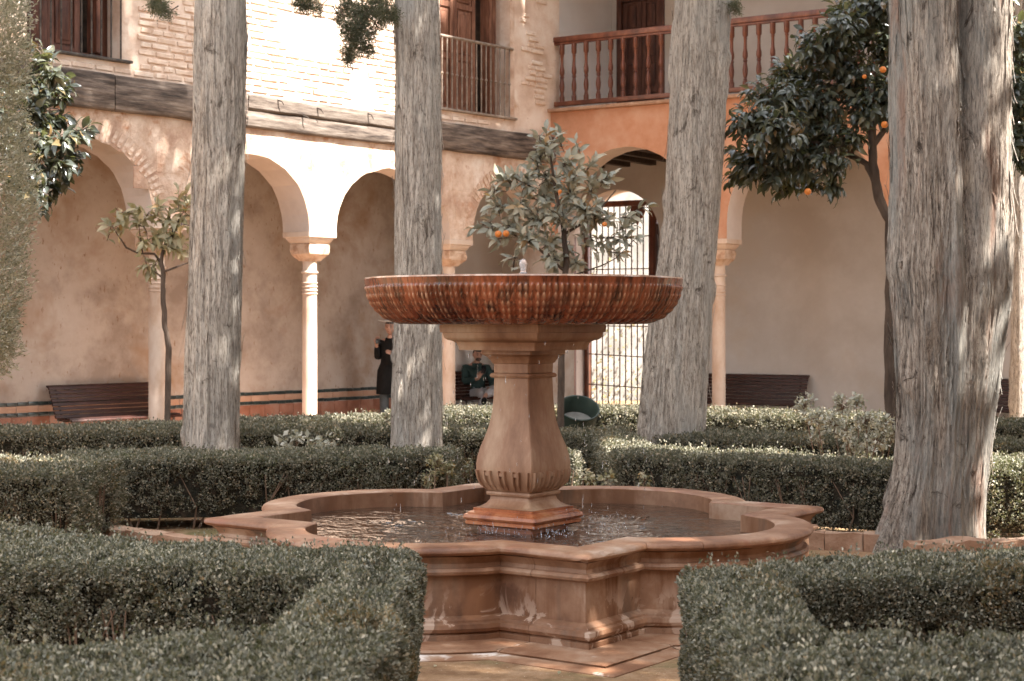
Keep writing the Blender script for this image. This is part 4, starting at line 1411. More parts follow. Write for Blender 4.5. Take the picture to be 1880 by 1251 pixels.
hedge('box_hedge', [(-2.9, 7.85), (-2.9, 6.62), (-1.95, 6.42), (-.70, 6.02), (-.74, 5.0), (-1.5, 4.66), (-2.9, 4.4), (-2.9, 3.7), (-.36, 3.7), (-.345, 6.66), (-.95, 6.86), (-1.46, 6.99), (-2.0, 7.4)],
      .70, 36000, .0148, 'box hedge in the left foreground bending round a dark bed', seed=1, gap=.34)
hedge('box_hedge', [(.61, 3.7), (2.9, 3.7), (2.9, 4.8), (1.48, 4.87), (.93, 4.92), (.99, 5.92), (1.82, 6.05), (2.9, 6.0), (2.9, 7.0), (1.57, 6.70), (1.07, 6.46), (.61, 6.2)],
      .70, 36000, .0148, 'box hedge in the right foreground bending round a dark bed', seed=2, gap=.34)
hedge('box_hedge', [(-5.4, 11.1), (-2.88, 11.05), (-2.80, 12.15), (-5.4, 12.4)], .62, 13000, .0205, 'short clipped hedge block at the left edge, before the kerb', 'box_leaf_back', seed=3, gap=.05)
hedge('box_hedge', [(-3.6, 12.75), (-2.2, 12.95), (-.9, 13.15), (-.48, 13.25), (-.40, 13.9), (-1.6, 13.85), (-3.6, 13.6)], .56, 13000, .0205,
      'long clipped hedge with bare stems behind the left half of the pool', 'box_leaf_back', seed=4, gap=.26, pale=.62)
hedge('box_hedge', [(.80, 13.35), (1.88, 12.65), (2.75, 12.1), (3.6, 12.1), (3.6, 12.75), (2.9, 12.75), (2.1, 13.3), (1.25, 13.9), (1.1, 16.4), (.42, 16.4), (.45, 15.6), (.75, 15.3)], .58, 12500, .0205,
      'clipped hedge behind the right half of the pool with a bright top', 'box_leaf_back', seed=5, gap=.10)
hedge('box_hedge', [(3.25, 11.95), (5.2, 11.7), (5.2, 12.6), (3.4, 12.7)], .60, 12500, .0205, 'pale speckled hedge to the right of the thickest trunk', 'box_leaf_back', seed=6, gap=.05, pale=.0)
hedge('box_hedge', [(-6.4, 15.0), (-4.4, 15.4), (-1.4, 15.7), (-.1, 15.4), (.1, 16.0), (-1.4, 16.4), (-4.5, 16.1), (-6.4, 15.8)], .66, 8000, .025,
      'low clipped hedge behind the two left trunks', 'box_leaf_back', seed=7, gap=.1)
hedge('box_hedge', [(-6.6, 16.3), (-4.9, 17.1), (-2.9, 18.5), (-1.3, 19.9), (-1.7, 20.6), (-3.4, 19.2), (-5.4, 17.8), (-6.8, 17.0)], .60, 8000, .025,
      'clipped hedge along the foot of the arcade columns on the left', 'box_leaf_back', seed=8, gap=.1)
hedge('box_hedge', [(-1.25, 18.2), (.3, 19.1), (1.9, 19.0), (1.9, 19.7), (.2, 19.9), (-1.45, 19.1)], .73, 8000, .025, 'clipped hedge in front of the corner, behind the green tub', 'box_leaf_back', seed=9, gap=.1)
hedge('box_hedge', [(1.95, 18.9), (3.3, 18.2), (4.6, 17.2), (6.4, 16.2), (6.7, 16.8), (5.0, 18.0), (3.5, 19.1), (2.0, 19.6)], .70, 8000, .025,
      'clipped hedge before the bench of the orange wing', 'box_leaf_back', seed=10, gap=.1)
hedge('box_hedge', [(1.3, 15.6), (3.2, 14.9), (5.6, 13.9), (5.8, 14.6), (3.4, 15.7), (1.4, 16.4)], .60, 8500, .024, 'clipped hedge behind the rose bush on the right', 'box_leaf_back', seed=11, gap=.1)
hedge('box_hedge', [(-1.0, 16.9), (.15, 17.1), (.15, 17.8), (-1.1, 17.7)], .62, 8000, .025, 'small clipped hedge seen left of the pedestal, below the seated man', 'box_leaf_back', seed=12, gap=.1, pale=.5)
hedge('box_hedge', [(.25, 14.3), (.55, 14.3), (.6, 15.0), (.25, 15.1)], .50, 9000, .024, 'little clipped hedge right of the pedestal below the tub', 'box_leaf_back', seed=13, gap=.15)


def stray_bush(name, label, blobs, Y, leaf, mat, nleaf, twig_mat='twig', base=None, tmpl=T_DIAMOND, seed=0, zb=0.0, cat='shrub', stem_r=.006):
    """loose shrub: stems fan out from a few feet to leaf clusters"""
    rg = np.random.default_rng(300 + seed)
    cl = [(at(px, py, Y + rg.uniform(-.25, .25)), r * Y / F) for px, py, r in blobs]
    bx = base or (np.mean([c[0].x for c in cl]), Y)
    root = empty(name, (bx[0], bx[1], ground_z(bx[1])))
    tag(root, label, cat)
    o3 = np.array([bx[0], bx[1], ground_z(bx[1])])
    sm = MB(); P, D, N = [], [], []
    for c, r in cl:
        c0 = np.array(c) - o3
        foot = np.array([c0[0] * .55 + rg.uniform(-.05, .05), rg.uniform(-.08, .08), 0])
        mid = (foot + c0) / 2 + rg.normal(size=3) * .03
        sm.tube([foot, mid, c0], [stem_r * 1.4, stem_r, stem_r * .6], 5, cap=False)
        for k in range(nleaf // len(cl) // 6):
            tip = c0 + norm(rg.normal(size=3)) * r * rg.uniform(.4, 1.0)
            sm.tube([c0 * .92 + mid * .08, (c0 + tip) / 2, tip], [stem_r * .6, stem_r * .4, stem_r * .3], 4, cap=False)
            for j in range(6):
                P.append(tip + rg.normal(size=3) * leaf * .35)
                D.append(norm(rg.normal(size=3) * .8 + (tip - c0) / max(r, .01) * .5)); N.append(norm(rg.normal(size=3) * .5 + np.array([0, 0, 1])))
    sm.build('stems', M[twig_mat], root, sharp=60)
    P, D, N = map(np.array, (P, D, N))
    L_ = leaf * rg.uniform(.7, 1.2, len(P))
    tag(link('foliage', leaves_mesh('foliage', P, D, N, L_, L_ * .55, tmpl, M[mat]), root), kind='stuff')
    return root


stray_bush('rose_bush', 'leggy silvery leaved rose bush rising above the hedge left of the thickest trunk',
           [(1476, 744, 18), (1500, 768, 18), (1545, 745, 20), (1530, 775, 20), (1572, 738, 12), (1590, 770, 22), (1552, 795, 22), (1622, 775, 16), (1610, 808, 20), (1565, 820, 16),
            (1640, 795, 14), (1500, 800, 14), (1590, 830, 14)], 14.3, .042, 'rose_leaf', 2600, base=(2.95, 14.2), seed=1)
M['rose_stem'] = surf('reddish_rose_stem', [(0.3, (.26, .13, .07)), (0.8, (.40, .24, .15))], 10, rough=.7, bscale=40, bump=.2)
stray_bush('bare_shrub', 'tangle of bare twigs with few leaves behind the pool left of the pedestal', [(835, 850, 20), (852, 868, 14), (828, 872, 12), (862, 855, 12)], 14.0, .03, 'pale_leaf', 260, base=(-.42, 14.0), seed=2)
stray_bush('yellow_shrub', 'small shrub with yellowish leaves at the end of the hedge left of the pedestal', [(800, 850, 18), (790, 875, 16), (812, 880, 14), (822, 860, 10)], 13.2, .034, 'loquat', 700, base=(-.58, 13.15), seed=3)
stray_bush('low_plant', 'low dry plant on the ground right of the pedestal, behind the pool', [(1070, 875, 12), (1090, 880, 14), (1115, 878, 10), (1185, 880, 8)], 13.0, .05, 'loquat', 130, base=(.6, 13.0), seed=4)
stray_bush('low_plant', 'low strappy plant between the two left trunks above the hedge', [(520, 815, 14), (545, 812, 16), (575, 815, 14), (600, 818, 12)], 14.4, .07, 'rose_leaf', 160, base=(-1.8, 14.4), seed=5)


# strap leaved plants in the foreground beds
def strap_plant(base, blades, label):
    e = empty('strap_plant', base)
    tag(e, label, 'plant')
    for dx, dy, dz, w in blades:
        n = 9; vs, fs = [], []
        d = Vector((dx, dy, 0)); side = Vector((-dy, dx, 0)).normalized() if (abs(dx) + abs(dy)) > 0 else Vector((1, 0, 0))
        for i in range(n):
            t = i / (n - 1)
            c = d * t + Vector((0, 0, dz * (t ** .7) - .30 * dz * t ** 3))
            ww = w * (math.sin(math.pi * min(1, .12 + t * .88)) ** .7 if t < 1 else .02)
            vs += [c - side * ww, c + Vector((0, 0, -ww * .5)), c + side * ww]
        for i in range(n - 1):
            for k in range(2): fs.append((i * 3 + k, i * 3 + k + 1, i * 3 + k + 4, i * 3 + k + 3))
        MB().add(vs, fs).build('blade', M['agave'], e, sharp=60)
strap_plant((-1.66, 5.35, 0), [(.28, .0, .80, .016), (-.15, .1, .80, .016), (.12, -.1, .70, .015), (.38, -.05, .62, .015), (-.05, -.12, .66, .015), (-.3, -.05, .7, .014), (-.1, .05, .85, .014)],
            'green strap leaved plant in the left foreground bed')
strap_plant((1.78, 5.4, 0), [(-.26, -.05, .86, .018), (.1, .1, .7, .016), (-.1, -.12, .6, .014)], 'green strap leaved plant at the right edge of the foreground bed')


# ------------------------------------------------------------------ cypress trunks
def trunk_mesh(stations, seed, nth=150, dz=.028, ridge=.012, lobes=None, flare=None):
    """stations: (z, x, y, r) in the tree's own frame"""
    zs = [s[0] for s in stations]
    z = np.arange(zs[0], zs[-1], dz); nz = len(z)
    cx = np.interp(z, zs, [s[1] for s in stations]); cy = np.interp(z, zs, [s[2] for s in stations]); rr = np.interp(z, zs, [s[3] for s in stations])
    th = np.arange(nth) / nth * 2 * math.pi
    T, Z = np.meshgrid(th, z)
    RR = np.repeat(rr[:, None], nth, 1)
    tw = T + .12 * Z
    big = fnoise(np.cos(tw) * 1.6, np.sin(tw) * 1.6, Z * .5, seed, 3)
    k = 26 * np.mean(rr) * 2
    rid = fnoise(np.cos(tw) * k * .55, np.sin(tw) * k * .55, Z * 1.1, seed + 5, 3)
    rid2 = vnoise(np.cos(tw) * k * 1.3, np.sin(tw) * k * 1.3, Z * 2.2, seed + 8)
    knot = np.clip(fnoise(np.cos(T) * 3.4, np.sin(T) * 3.4, Z * 3.0, seed + 11, 2) - .48, 0, 1)
    r = RR * (1 + .075 * big) + ridge * (1 - 2 * np.abs(rid)) + ridge * .5 * rid2 + .13 * knot
    if lobes is not None: r = r * lobes(T, Z)
    X = cx[:, None] + r * np.cos(T); Y = cy[:, None] + r * np.sin(T)
    V = np.stack([X.ravel(), Y.ravel(), Z.ravel()], 1)
    a = (np.arange(nz - 1)[:, None] * nth + np.arange(nth)[None, :]); b = (np.arange(nz - 1)[:, None] * nth + (np.arange(nth)[None, :] + 1) % nth)
    Fq = np.stack([a, b, b + nth, a + nth], -1).reshape(-1)
    return V, Fq, (X, Y, Z, T)


def bark_strips(X, Y, Z, T, n, rg, peel=.045, zmax=6.5):
    """thin fibrous strips lifting from the bark"""
    m = MB(); nz, nth = X.shape
    for _ in range(n):
        k = rg.integers(nth); i = rg.integers(nz - 30)
        if Z[i, 0] > zmax: continue
        ln = rg.integers(5, 22)
        w = rg.uniform(.003, .009); pk = rg.uniform(.004, peel); up = rg.random() < .5
        vs, fs = [], []; kk = float(k)
        for j in range(ln):
            ii_ = min(i + j, nz - 1); kk += rg.uniform(-.25, .25); k_ = int(round(kk)) % nth
            t = j / (ln - 1); off = .003 + pk * ((t if up else 1 - t) ** 3)
            an = T[ii_, k_]; ox, oy = math.cos(an), math.sin(an); tx, ty = -oy, ox
            ww = w * (1 - .6 * abs(2 * t - 1))
            vs.append((X[ii_, k_] + ox * off - tx * ww, Y[ii_, k_] + oy * off - ty * ww, Z[ii_, k_]))
            vs.append((X[ii_, k_] + ox * (off + .004) + tx * ww, Y[ii_, k_] + oy * (off + .004) + ty * ww, Z[ii_, k_]))
        for j in range(ln - 1): fs.append((j * 2, j * 2 + 1, j * 2 + 3, j * 2 + 2))
        m.add(vs, fs)
    return m


def crown_mesh(cx, cy, z0, z1, rad, n, seed, size=.19, gapn=.0):
    rg = np.random.default_rng(seed)
    z = rg.uniform(z0, z1, n); a = rg.uniform(0, 2 * math.pi, n)
    t = (z - z0) / (z1 - z0)
    prof = rad * np.clip(np.minimum((t + .05) / .12, 1.0), 0, 1) * (1 - t ** 3) ** .6
    prof = prof * (1 + .22 * fnoise(np.cos(a) * 2, np.sin(a) * 2, z * .6, seed, 2))
    r = prof * np.sqrt(rg.uniform(.1, 1, n))
    P = np.stack([cx + r * np.cos(a), cy + r * np.sin(a), z], 1)
    keep = fnoise(P[:, 0] * .9, P[:, 1] * .9, P[:, 2] * .9, seed + 3, 2) > gapn - .5
    P = P[keep]; n = len(P)
    D = norm(np.stack([np.cos(a[keep]) * .5, np.sin(a[keep]) * .5, np.ones(n)], 1) + rg.normal(size=(n, 3)) * .5)
    N = norm(rg.normal(size=(n, 3)))
    return leaves_mesh('crown', P, D, N, size * rg.uniform(.6, 1.4, n), size * .6, T_DIAMOND, M['cypress'])


def sprays(blobs, Y, root, o3, n, seed, mat='cypress'):
    """hanging cypress sprays given as small clusters"""
    rg = np.random.default_rng(seed)
    P, D, N = [], [], []
    sm = MB()
    for px, py, r in blobs:
        c = np.array(at(px, py, Y + rg.uniform(-.15, .15))); R_ = r * Y / F
        top = c + np.array([rg.uniform(-.1, .1), 0, R_ * 1.6])
        sm.tube([top - o3, (top + c) / 2 - o3, c - o3 - np.array([0, 0, R_ * .5])], [.006, .004, .002], 4, cap=False)
        for k in range(int(n * r * r / sum(b[2] ** 2 for b in blobs))):
            # small branchlets: chains of scales
            s = c + norm(rg.normal(size=3)) * R_ * rg.uniform(.1, 1) ** .6 * np.array([1, .8, 1.15])
            d = norm(rg.normal(size=3) + np.array([0, 0, -.9]))
            for j in range(7):
                P.append(s + d * j * .010 + rg.normal(size=3) * .003); D.append(norm(d + rg.normal(size=3) * .5)); N.append(norm(rg.normal(size=3)))
    P, D, N = np.array(P) - o3, np.array(D), np.array(N)
    o = link('hanging_foliage', leaves_mesh('hanging_foliage', P, D, N, .017 * rg.uniform(.7, 1.3, len(P)), .007, T_DIAMOND, M[mat]), root)
    tag(o, kind='stuff')
    tag(sm.build('hanging_twigs', M['bark_thin'], root, sharp=60), kind='stuff')


def tree_from_px(label, Y, pts, seed, crown, base_flare=1.15, mat='bark', lobes=None, nstrips=500, ridge=.016, blobs=None, nth=150, crown_n=12000, zend=None):
    """pts: (py, px left, px right) of the trunk; foot hidden or shown at ground level"""
    st = []
    for py, a, b in pts:
        pl, pr = at(a, py, Y), at(b, py, Y)
        st.append((pl.z, (pl.x + pr.x) / 2, Y, (pr.x - pl.x) / 2))
    st.sort()
    gz = ground_z(Y)
    if st[0][0] > gz + .1: st.insert(0, (gz - .05, st[0][1] - (st[1][1] - st[0][1]) * .1, Y, st[0][3] * base_flare))
    top = st[-1]; sl = (st[-1][1] - st[-3][1]) / max(.5, st[-1][0] - st[-3][0])
    zc = crown[0]
    st.append((zc + 2, top[1] + sl * (zc + 2 - top[0]) * .6, Y, top[3] * .75))
    st.append((crown[1] - 1, top[1] + sl * (zc + 2 - top[0]) * .6, Y, .03))
    ox, oz = st[0][1], gz
    S = [(z - oz, x - ox, 0, r) for z, x, y, r in st]
    root = empty('cypress_tree', (ox, Y, oz)); tag(root, label, 'tree')
    V, Fq, G = trunk_mesh(S, seed, nth=nth, lobes=lobes, ridge=ridge)
    link('trunk', fast_mesh('trunk', V, Fq, 4, M[mat], True), root)
    rg = np.random.default_rng(seed)
    o = bark_strips(*G, nstrips, rg).build('bark_strips', M[mat], root, sharp=0); tag(o, kind='stuff')
    cxx = top[1] + sl * (zc + 2 - top[0]) * .6 - ox
    o = link('crown', crown_mesh(cxx, 0, crown[0] - oz, crown[1] - oz, crown[2], crown_n, seed), root); tag(o, kind='stuff')
    if blobs: sprays(blobs[0], Y - .25, root, np.array([ox, Y, oz]), blobs[1], seed + 1)
    return root


T1 = tree_from_px('straight grey cypress trunk behind the left end of the long hedge', 14.6,
                  [(832, 338, 436), (700, 341, 437), (560, 346, 441), (430, 352, 442), (250, 358, 447), (120, 360, 449), (0, 363, 450)], 3, (6.2, 15, 1.5),
                  blobs=([(290, 8, 18), (308, 24, 8), (282, 4, 12), (300, 14, 12)], 500))
T2 = tree_from_px('straight grey cypress trunk crossing behind the left part of the bowl', 14.8,
                  [(835, 721, 810), (700, 723, 808), (560, 727, 806), (430, 728, 808), (250, 729, 807), (120, 728, 806), (0, 727, 803)], 9, (6.3, 15, 1.4),
                  blobs=([(565, 4, 20), (585, 14, 10), (550, 2, 14), (640, 10, 22), (665, 22, 24), (690, 8, 26), (712, 20, 20), (725, 30, 10), (640, 48, 20), (655, 72, 26), (640, 95, 16), (675, 88, 16), (638, 112, 9),
                           (700, 40, 14), (660, 45, 18), (622, 30, 12), (680, 60, 12)], 4200))
T3 = tree_from_px('leaning grey cypress trunk right of the bowl', 16.0,
                  [(815, 1171, 1290), (700, 1180, 1296), (560, 1199, 1305), (400, 1220, 1318), (250, 1229, 1328), (120, 1236, 1334), (0, 1241, 1342)], 14, (8.0, 18, 1.75),
                  blobs=([(1348, 8, 12), (1352, 18, 7)], 160))


def twin(T, Z):
    """front groove of the twinned trunk, fading towards the ground; opposite groove behind"""
    g = np.clip((Z - 1.2) / 2.5, 0, 1)
    d1 = np.abs((T - math.pi * 1.53 + math.pi) % (2 * math.pi) - math.pi)
    d2 = np.abs((T - math.pi * .53 + math.pi) % (2 * math.pi) - math.pi)
    f = 1 - (.05 + .58 * g) * np.exp(-(d1 / (.10 + .14 * g)) ** 2) - .25 * g * np.exp(-(d2 / .4) ** 2)
    # buttress ridges near the ground
    low = np.clip(1 - Z / .75, 0, 1) ** 1.8
    f = f + low * (.62 * np.exp(-((np.abs((T - math.pi * 1.13 + math.pi) % (2 * math.pi) - math.pi)) / .42) ** 2) + .10 * np.sin(T * 5 + 1))
    f = f + .045 * np.sin(T * 8 + Z * .45 + 1.2 * np.sin(T * 3)) * np.clip(1.2 - Z * .15, .3, 1)
    return f
T4 = tree_from_px('thickest trunk, an old twin stemmed cypress with flared foot and shredding bark', 11.9,
                  [(1008, 1632, 1800), (940, 1638, 1800), (860, 1648, 1806), (760, 1656, 1816), (640, 1652, 1832), (520, 1643, 1846), (500, 1638, 1848), (420, 1642, 1848), (300, 1644, 1846), (150, 1644, 1846), (0, 1640, 1848)],
                  23, (6.0, 15, 1.7), mat='bark_big', lobes=twin, nstrips=2200, ridge=.022, nth=260)
# the sawn knob on its left side
m = MB(); kb = at(1650, 488, 11.85)
m.tube([kb + Vector((.12, .0, -.22)), kb + Vector((.05, -.05, -.06)), kb + Vector((-.015, -.08, .03))], [.10, .07, .035], 12)
o = m.build('sawn_knob', M['bark_big'], T4); o.location = -T4.location

# cypresses added for shade, outside the picture or hidden behind the thickest trunk
for i, (x, y, z0, z1, r, lab) in enumerate(((6.4, 21.3, 6.3, 17.0, 1.75, 'slim cypress added for shade by the orange wing, hidden by the thickest trunk'),
    (6.6, 1.0, 5.0, 17, 2.1, 'added shade cypress outside the right edge beside the viewer'), (6.4, 5.0, 5.0, 17, 2.3, 'added shade cypress outside the right edge level with the foreground hedge'), (7.2, 7.4, 5.0, 17, 1.65, 'added shade cypress outside the right edge level with the fountain'),
    (7.8, 12.6, 5.5, 14.5, 1.7, 'added shade cypress outside the right edge beyond the fountain'))):
    root = empty('cypress_tree', (x, y, ground_z(y))); tag(root, lab, 'tree')
    V, Fq, G = trunk_mesh([(-.05, 0, 0, .13), (2, 0.02, 0, .11), (6, .05, 0, .10), (z1 - 1, .05, 0, .02)], 50 + i, nth=40, dz=.08, ridge=.005)
    link('trunk', fast_mesh('trunk', V, Fq, 4, M['bark'], True), root)
    o = link('crown', crown_mesh(0, 0, z0, z1, r, 16000, 60 + i, .24), root); tag(o, kind='stuff')

# ------------------------------------------------------------------ columnar cypress foliage at the left edge
Yc = 9.0
root = empty('columnar_cypress', (-2.98, Yc, 0)); tag(root, 'dense grey green columnar cypress cut off by the left edge', 'tree')
n = 5200
rg = np.random.default_rng(5)
zz = rg.uniform(1.30, 3.6, n)
edge_px = np.interp(HZ - F * (zz - EYE) / Yc, [0, 100, 200, 300, 380, 450, 520, 600, 650, 680], [36, 38, 34, 42, 56, 40, 30, 24, 18, -4])
rad = (edge_px - PCX) / F * Yc + 2.98
a = rg.uniform(-math.pi * 1.1, math.pi * .3, n)
lump = fnoise(np.cos(a) * 3.5, np.sin(a) * 3.5, zz * 4.5, 3, 3)
rad = rad * (1 + .22 * lump)
r_ = rad * (1 - rg.uniform(0, 1, n) ** 1.5 * .35)
P0 = np.stack([r_ * np.cos(a), r_ * np.sin(a), zz], 1)
D0 = norm(np.stack([np.cos(a), np.sin(a), rg.uniform(-.2, 1.8, n)], 1) + rg.normal(size=(n, 3)) * .45)
P, D = [], []
for j_ in range(9):
    t_ = j_ / 8
    P.append(P0 + D0 * t_ * .075 + rg.normal(size=(n, 3)) * .006)
    D.append(norm(D0 + rg.normal(size=(n, 3)) * .55))
P = np.vstack(P); D = np.vstack(D); n = len(P)
N = norm(rg.normal(size=(n, 3)))
tag(link('foliage', leaves_mesh('foliage', P, D, N, .026 * rg.uniform(.6, 1.3, n), .008, T_DIAMOND, M['cypress_pale']), root), kind='stuff')
m = MB(); m.tube([(0, 0, -.02), (0, 0, 1.5), (.0, 0, 5)], [.09, .08, .03], 10); m.build('trunk', M['bark'], root)
m = MB(); m.lathe([(.02, 1.34), (.16, 1.5), (.20, 2.2), (.20, 3.2), (.16, 4.0), (.02, 4.2)], 12); m.build('twig_mass', M['hedge_core'], root)


# ------------------------------------------------------------------ citrus trees
leafvar = []
for i in range(6):
    rr = random.Random(i)
    tv = T_LEAF[0].copy().astype(float)
    tv[:, 2] += -rr.uniform(.05, .28) * tv[:, 1] ** 2 + rr.uniform(-.03, .03)
    tv[:, 0] *= rr.uniform(.38, .50)
    tv[4:, 2] += rr.uniform(.0, .06)
    leafvar.append(tv)


def leafy_tree(name, label, cat, Y, blobs, trunk, leaf, nleaf, mat, seed, fruits=(), npart=300, droop=.5, spread=.45, tw_r=.006, trunk_mat='bark_thin', foot=None):
    """trunk: list of polylines [(px, py, r_m), ...] in photo pixels at distance Y"""
    rg = np.random.default_rng(seed)
    f0 = at(foot[0], foot[1], Y) if foot else at(trunk[0][0][0], trunk[0][0][1], Y)
    gz = ground_z(Y)
    o3 = np.array([f0.x, Y, gz])
    root = empty(name, tuple(o3)); tag(root, label, cat)
    for i, pl in enumerate(trunk):
        pts = [np.array(at(px, py, Y + (0 if i == 0 else rg.uniform(-.15, .15) * (j > 0)))) - o3 for j, (px, py, r) in enumerate(pl)]
        rs = [r for _, _, r in pl]
        if i == 0:
            pts.insert(0, np.array([pts[0][0], 0, -.02])); rs.insert(0, rs[0] * 1.15)
        # smooth by subdividing with jitter
        P2, R2 = [], []
        for a, b, ra, rb in zip(pts, pts[1:], rs, rs[1:]):
            for t in np.linspace(0, 1, 5)[:-1]:
                P2.append(a + (b - a) * t + rg.normal(size=3) * ra * .10); R2.append((ra + (rb - ra) * t) * rg.uniform(.94, 1.08))
        P2.append(pts[-1]); R2.append(rs[-1])
        MB().tube(P2, R2, 10).build('trunk' if i == 0 else 'limb', M[trunk_mat], root)
    C = [(np.array(at(px, py, Y + rg.uniform(-spread, spread) * min(1, r / 40))), r * Y / F) for px, py, r in blobs]
    w = np.array([r ** 2 for _, r in C]); w /= w.sum()
    nt = nleaf // 7
    P, D, N = [], [], []
    tw = MB()
    tocen = np.mean([c for c, _ in C], axis=0)
    for ci, (c, r) in enumerate(C):
        for k in range(max(2, int(nt * w[ci]))):
            u = norm(rg.normal(size=3)); rad_ = r * rg.uniform(.35, 1.0)
            tip = c + u * rad_ * np.array([1, 1, .9])
            inn = c + u * r * .15 - (c - tocen) * .05
            dirn = norm(tip - inn + np.array([0, 0, r * .15]))
            ln = rg.uniform(.7, 1.3) * leaf * 1.4
            st = tip - dirn * ln
            tw.tube([inn - o3, (inn + st) / 2 - o3 + rg.normal(size=3) * .01, st - o3, tip - o3], [tw_r, tw_r * .8, tw_r * .6, tw_r * .35], 4, cap=False)
            ph = rg.uniform(0, 6)
            side = norm(np.cross(dirn, rg.normal(size=3))); up = np.cross(side, dirn)
            for j in range(7):
                t = j / 6
                an = ph + j * 2.4
                o_ = side * math.cos(an) + up * math.sin(an)
                d = norm(dirn * (.35 + .6 * t) + o_ * (1 - .5 * t) + np.array([0, 0, -droop * rg.uniform(.3, 1.3)]))
                P.append(st + dirn * ln * t); D.append(d)
                N.append(norm(np.array([0, -.3, .75]) + u * .75 + rg.normal(size=3) * .4))
    P, D, N = map(np.array, (P, D, N))
    tag(tw.build('twigs', M[trunk_mat], root, sharp=60), kind='stuff')
    n = len(P)
    L_ = leaf * rg.uniform(.65, 1.2, n)
    order = np.argsort(P[:, 1] + rg.uniform(0, .15, n))
    vis_ = in_view(P, 10)
    front = [i for i in order if vis_[i]][:npart]
    fs_ = set(front)
    X_, D_, Z_ = leaf_frames(D, N)
    lm = []
    for tv in leafvar:
        me = fast_mesh('leaf', tv, T_LEAF[1].ravel(), 3, M[mat]); lm.append(me)
    for q_, i in enumerate(front):
        o = link('leaf', lm[q_ % 6], root)
        mt = Matrix(((X_[i][0], D_[i][0], Z_[i][0], 0), (X_[i][1], D_[i][1], Z_[i][1], 0), (X_[i][2], D_[i][2], Z_[i][2], 0), (0, 0, 0, 1)))
        o.matrix_basis = Matrix.Translation(Vector(P[i] - o3)) @ mt @ Matrix.Scale(float(L_[i]), 4)
    rest_ = np.array([i for i in range(n) if i not in fs_])
    if len(rest_):
        for v_ in range(3):
            s_ = rest_[v_::3]
            tv = leafvar[v_]
            me = leaves_mesh('foliage', P[s_] - o3, D[s_], N[s_], L_[s_], L_[s_], (tv, T_LEAF[1]), M[mat])
            if v_ == 0: parts_ = [me]
            else: parts_.append(me)
        bmx = bmesh.new()
        for me in parts_: bmx.from_mesh(me)
        mj = bpy.data.meshes.new('foliage'); bmx.to_mesh(mj); bmx.free(); mj.materials.append(M[mat])
        tag(link('foliage', mj, root), kind='stuff')
    for px, py, r in fruits:
        p = np.array(at(px, py, Y - .45)) - o3
        m = MB(); m.lathe([(.002, -.96 * r), (.55 * r, -.82 * r), (.9 * r, -.42 * r), (r, 0), (.9 * r, .42 * r), (.55 * r, .80 * r), (.12 * r, .93 * r), (.01 * r, .90 * r)], 18)
        m.build('orange', M['orange'], root, tuple(p), sharp=0)
    return root


leafy_tree('orange_tree', 'large dark orange tree with drooping leaves between the leaning trunk and the thickest trunk', 'tree', 16.5,
           [(1480, 85, 36), (1440, 130, 34), (1545, 25, 36), (1600, 0, 60), (1400, 175, 26), (1590, 30, 70), (1640, 90, 60), (1520, 80, 60), (1560, 130, 90), (1470, 130, 60), (1430, 180, 60), (1500, 190, 85), (1590, 200, 70), (1370, 220, 48), (1420, 240, 65), (1500, 250, 55),
            (1360, 290, 42), (1400, 310, 50), (1460, 290, 60), (1520, 290, 50), (1350, 320, 28), (1440, 335, 32), (1490, 340, 34), (1525, 345, 24), (1560, 250, 34), (1630, 170, 60), (1610, 0, 60),
            (1700, 60, 80), (1760, 120, 90), (1868, 70, 44), (1875, 125, 44), (1868, 190, 40), (1876, 250, 40), (1885, 295, 26), (1870, 80, 60), (1880, 150, 60), (1900, 230, 60), (1872, 210, 40), (1870, 275, 32), (1830, 60, 60), (1780, 0, 80), (1545, 40, 40)],
           [[(1636, 768, .062), (1635, 600, .058), (1637, 470, .055), (1634, 405, .052), (1612, 362, .046), (1602, 300, .044), (1601, 250, .038), (1600, 150, .03)],
            [(1606, 330, .034), (1590, 300, .030), (1560, 285, .026), (1500, 262, .02), (1430, 240, .012)], [(1602, 270, .03), (1650, 200, .025), (1740, 140, .02), (1860, 150, .012)]],
           .125, 11500, 'citrus', 71, fruits=((1621, 128, .033), (1624, 229, .034), (1587, 141, .022), (1483, 352, .034)), droop=.75)
leafy_tree('orange_tree', 'young orange tree with dusty grey green leaves in the corner, its crown above the bowl', 'tree', 16.8,
           [(1000, 262, 26), (985, 285, 28), (1030, 255, 18), (1040, 290, 26), (1065, 268, 16), (1005, 320, 34), (1055, 320, 24), (1090, 292, 10), (960, 330, 26), (925, 325, 22), (900, 345, 16), (1000, 360, 38),
            (1050, 350, 34), (1090, 340, 24), (1115, 325, 16), (1125, 322, 8), (950, 375, 30), (905, 375, 20), (1080, 385, 36), (1030, 395, 36), (980, 400, 40), (930, 415, 26), (895, 418, 14), (870, 418, 8), (965, 440, 30),
            (1010, 445, 32), (905, 442, 10), (1040, 470, 22), (1010, 480, 22), (1060, 488, 18), (940, 478, 14), (1095, 400, 22), (1120, 405, 8), (1075, 430, 14), (1130, 440, 9), (1155, 420, 11), (1165, 440, 9),
            (1110, 452, 9), (1140, 468, 8), (1090, 455, 10), (1160, 400, 5), (1190, 382, 4)],
           [[(1029, 742, .036), (1031, 640, .034), (1036, 560, .032), (1040, 480, .030), (1035, 420, .026), (1020, 350, .018), (1010, 280, .010)],
            [(1040, 500, .016), (980, 450, .012), (920, 420, .007)], [(1036, 430, .016), (1090, 400, .010), (1130, 350, .006)], [(1040, 510, .012), (1100, 490, .007), (1130, 475, .005), (1165, 440, .004)]],
           .122, 1500, 'citrus_pale', 72, fruits=((915, 430, .035), (929, 429, .033), (1110, 412, .025), (1028, 352, .020)), droop=.05, spread=.3)
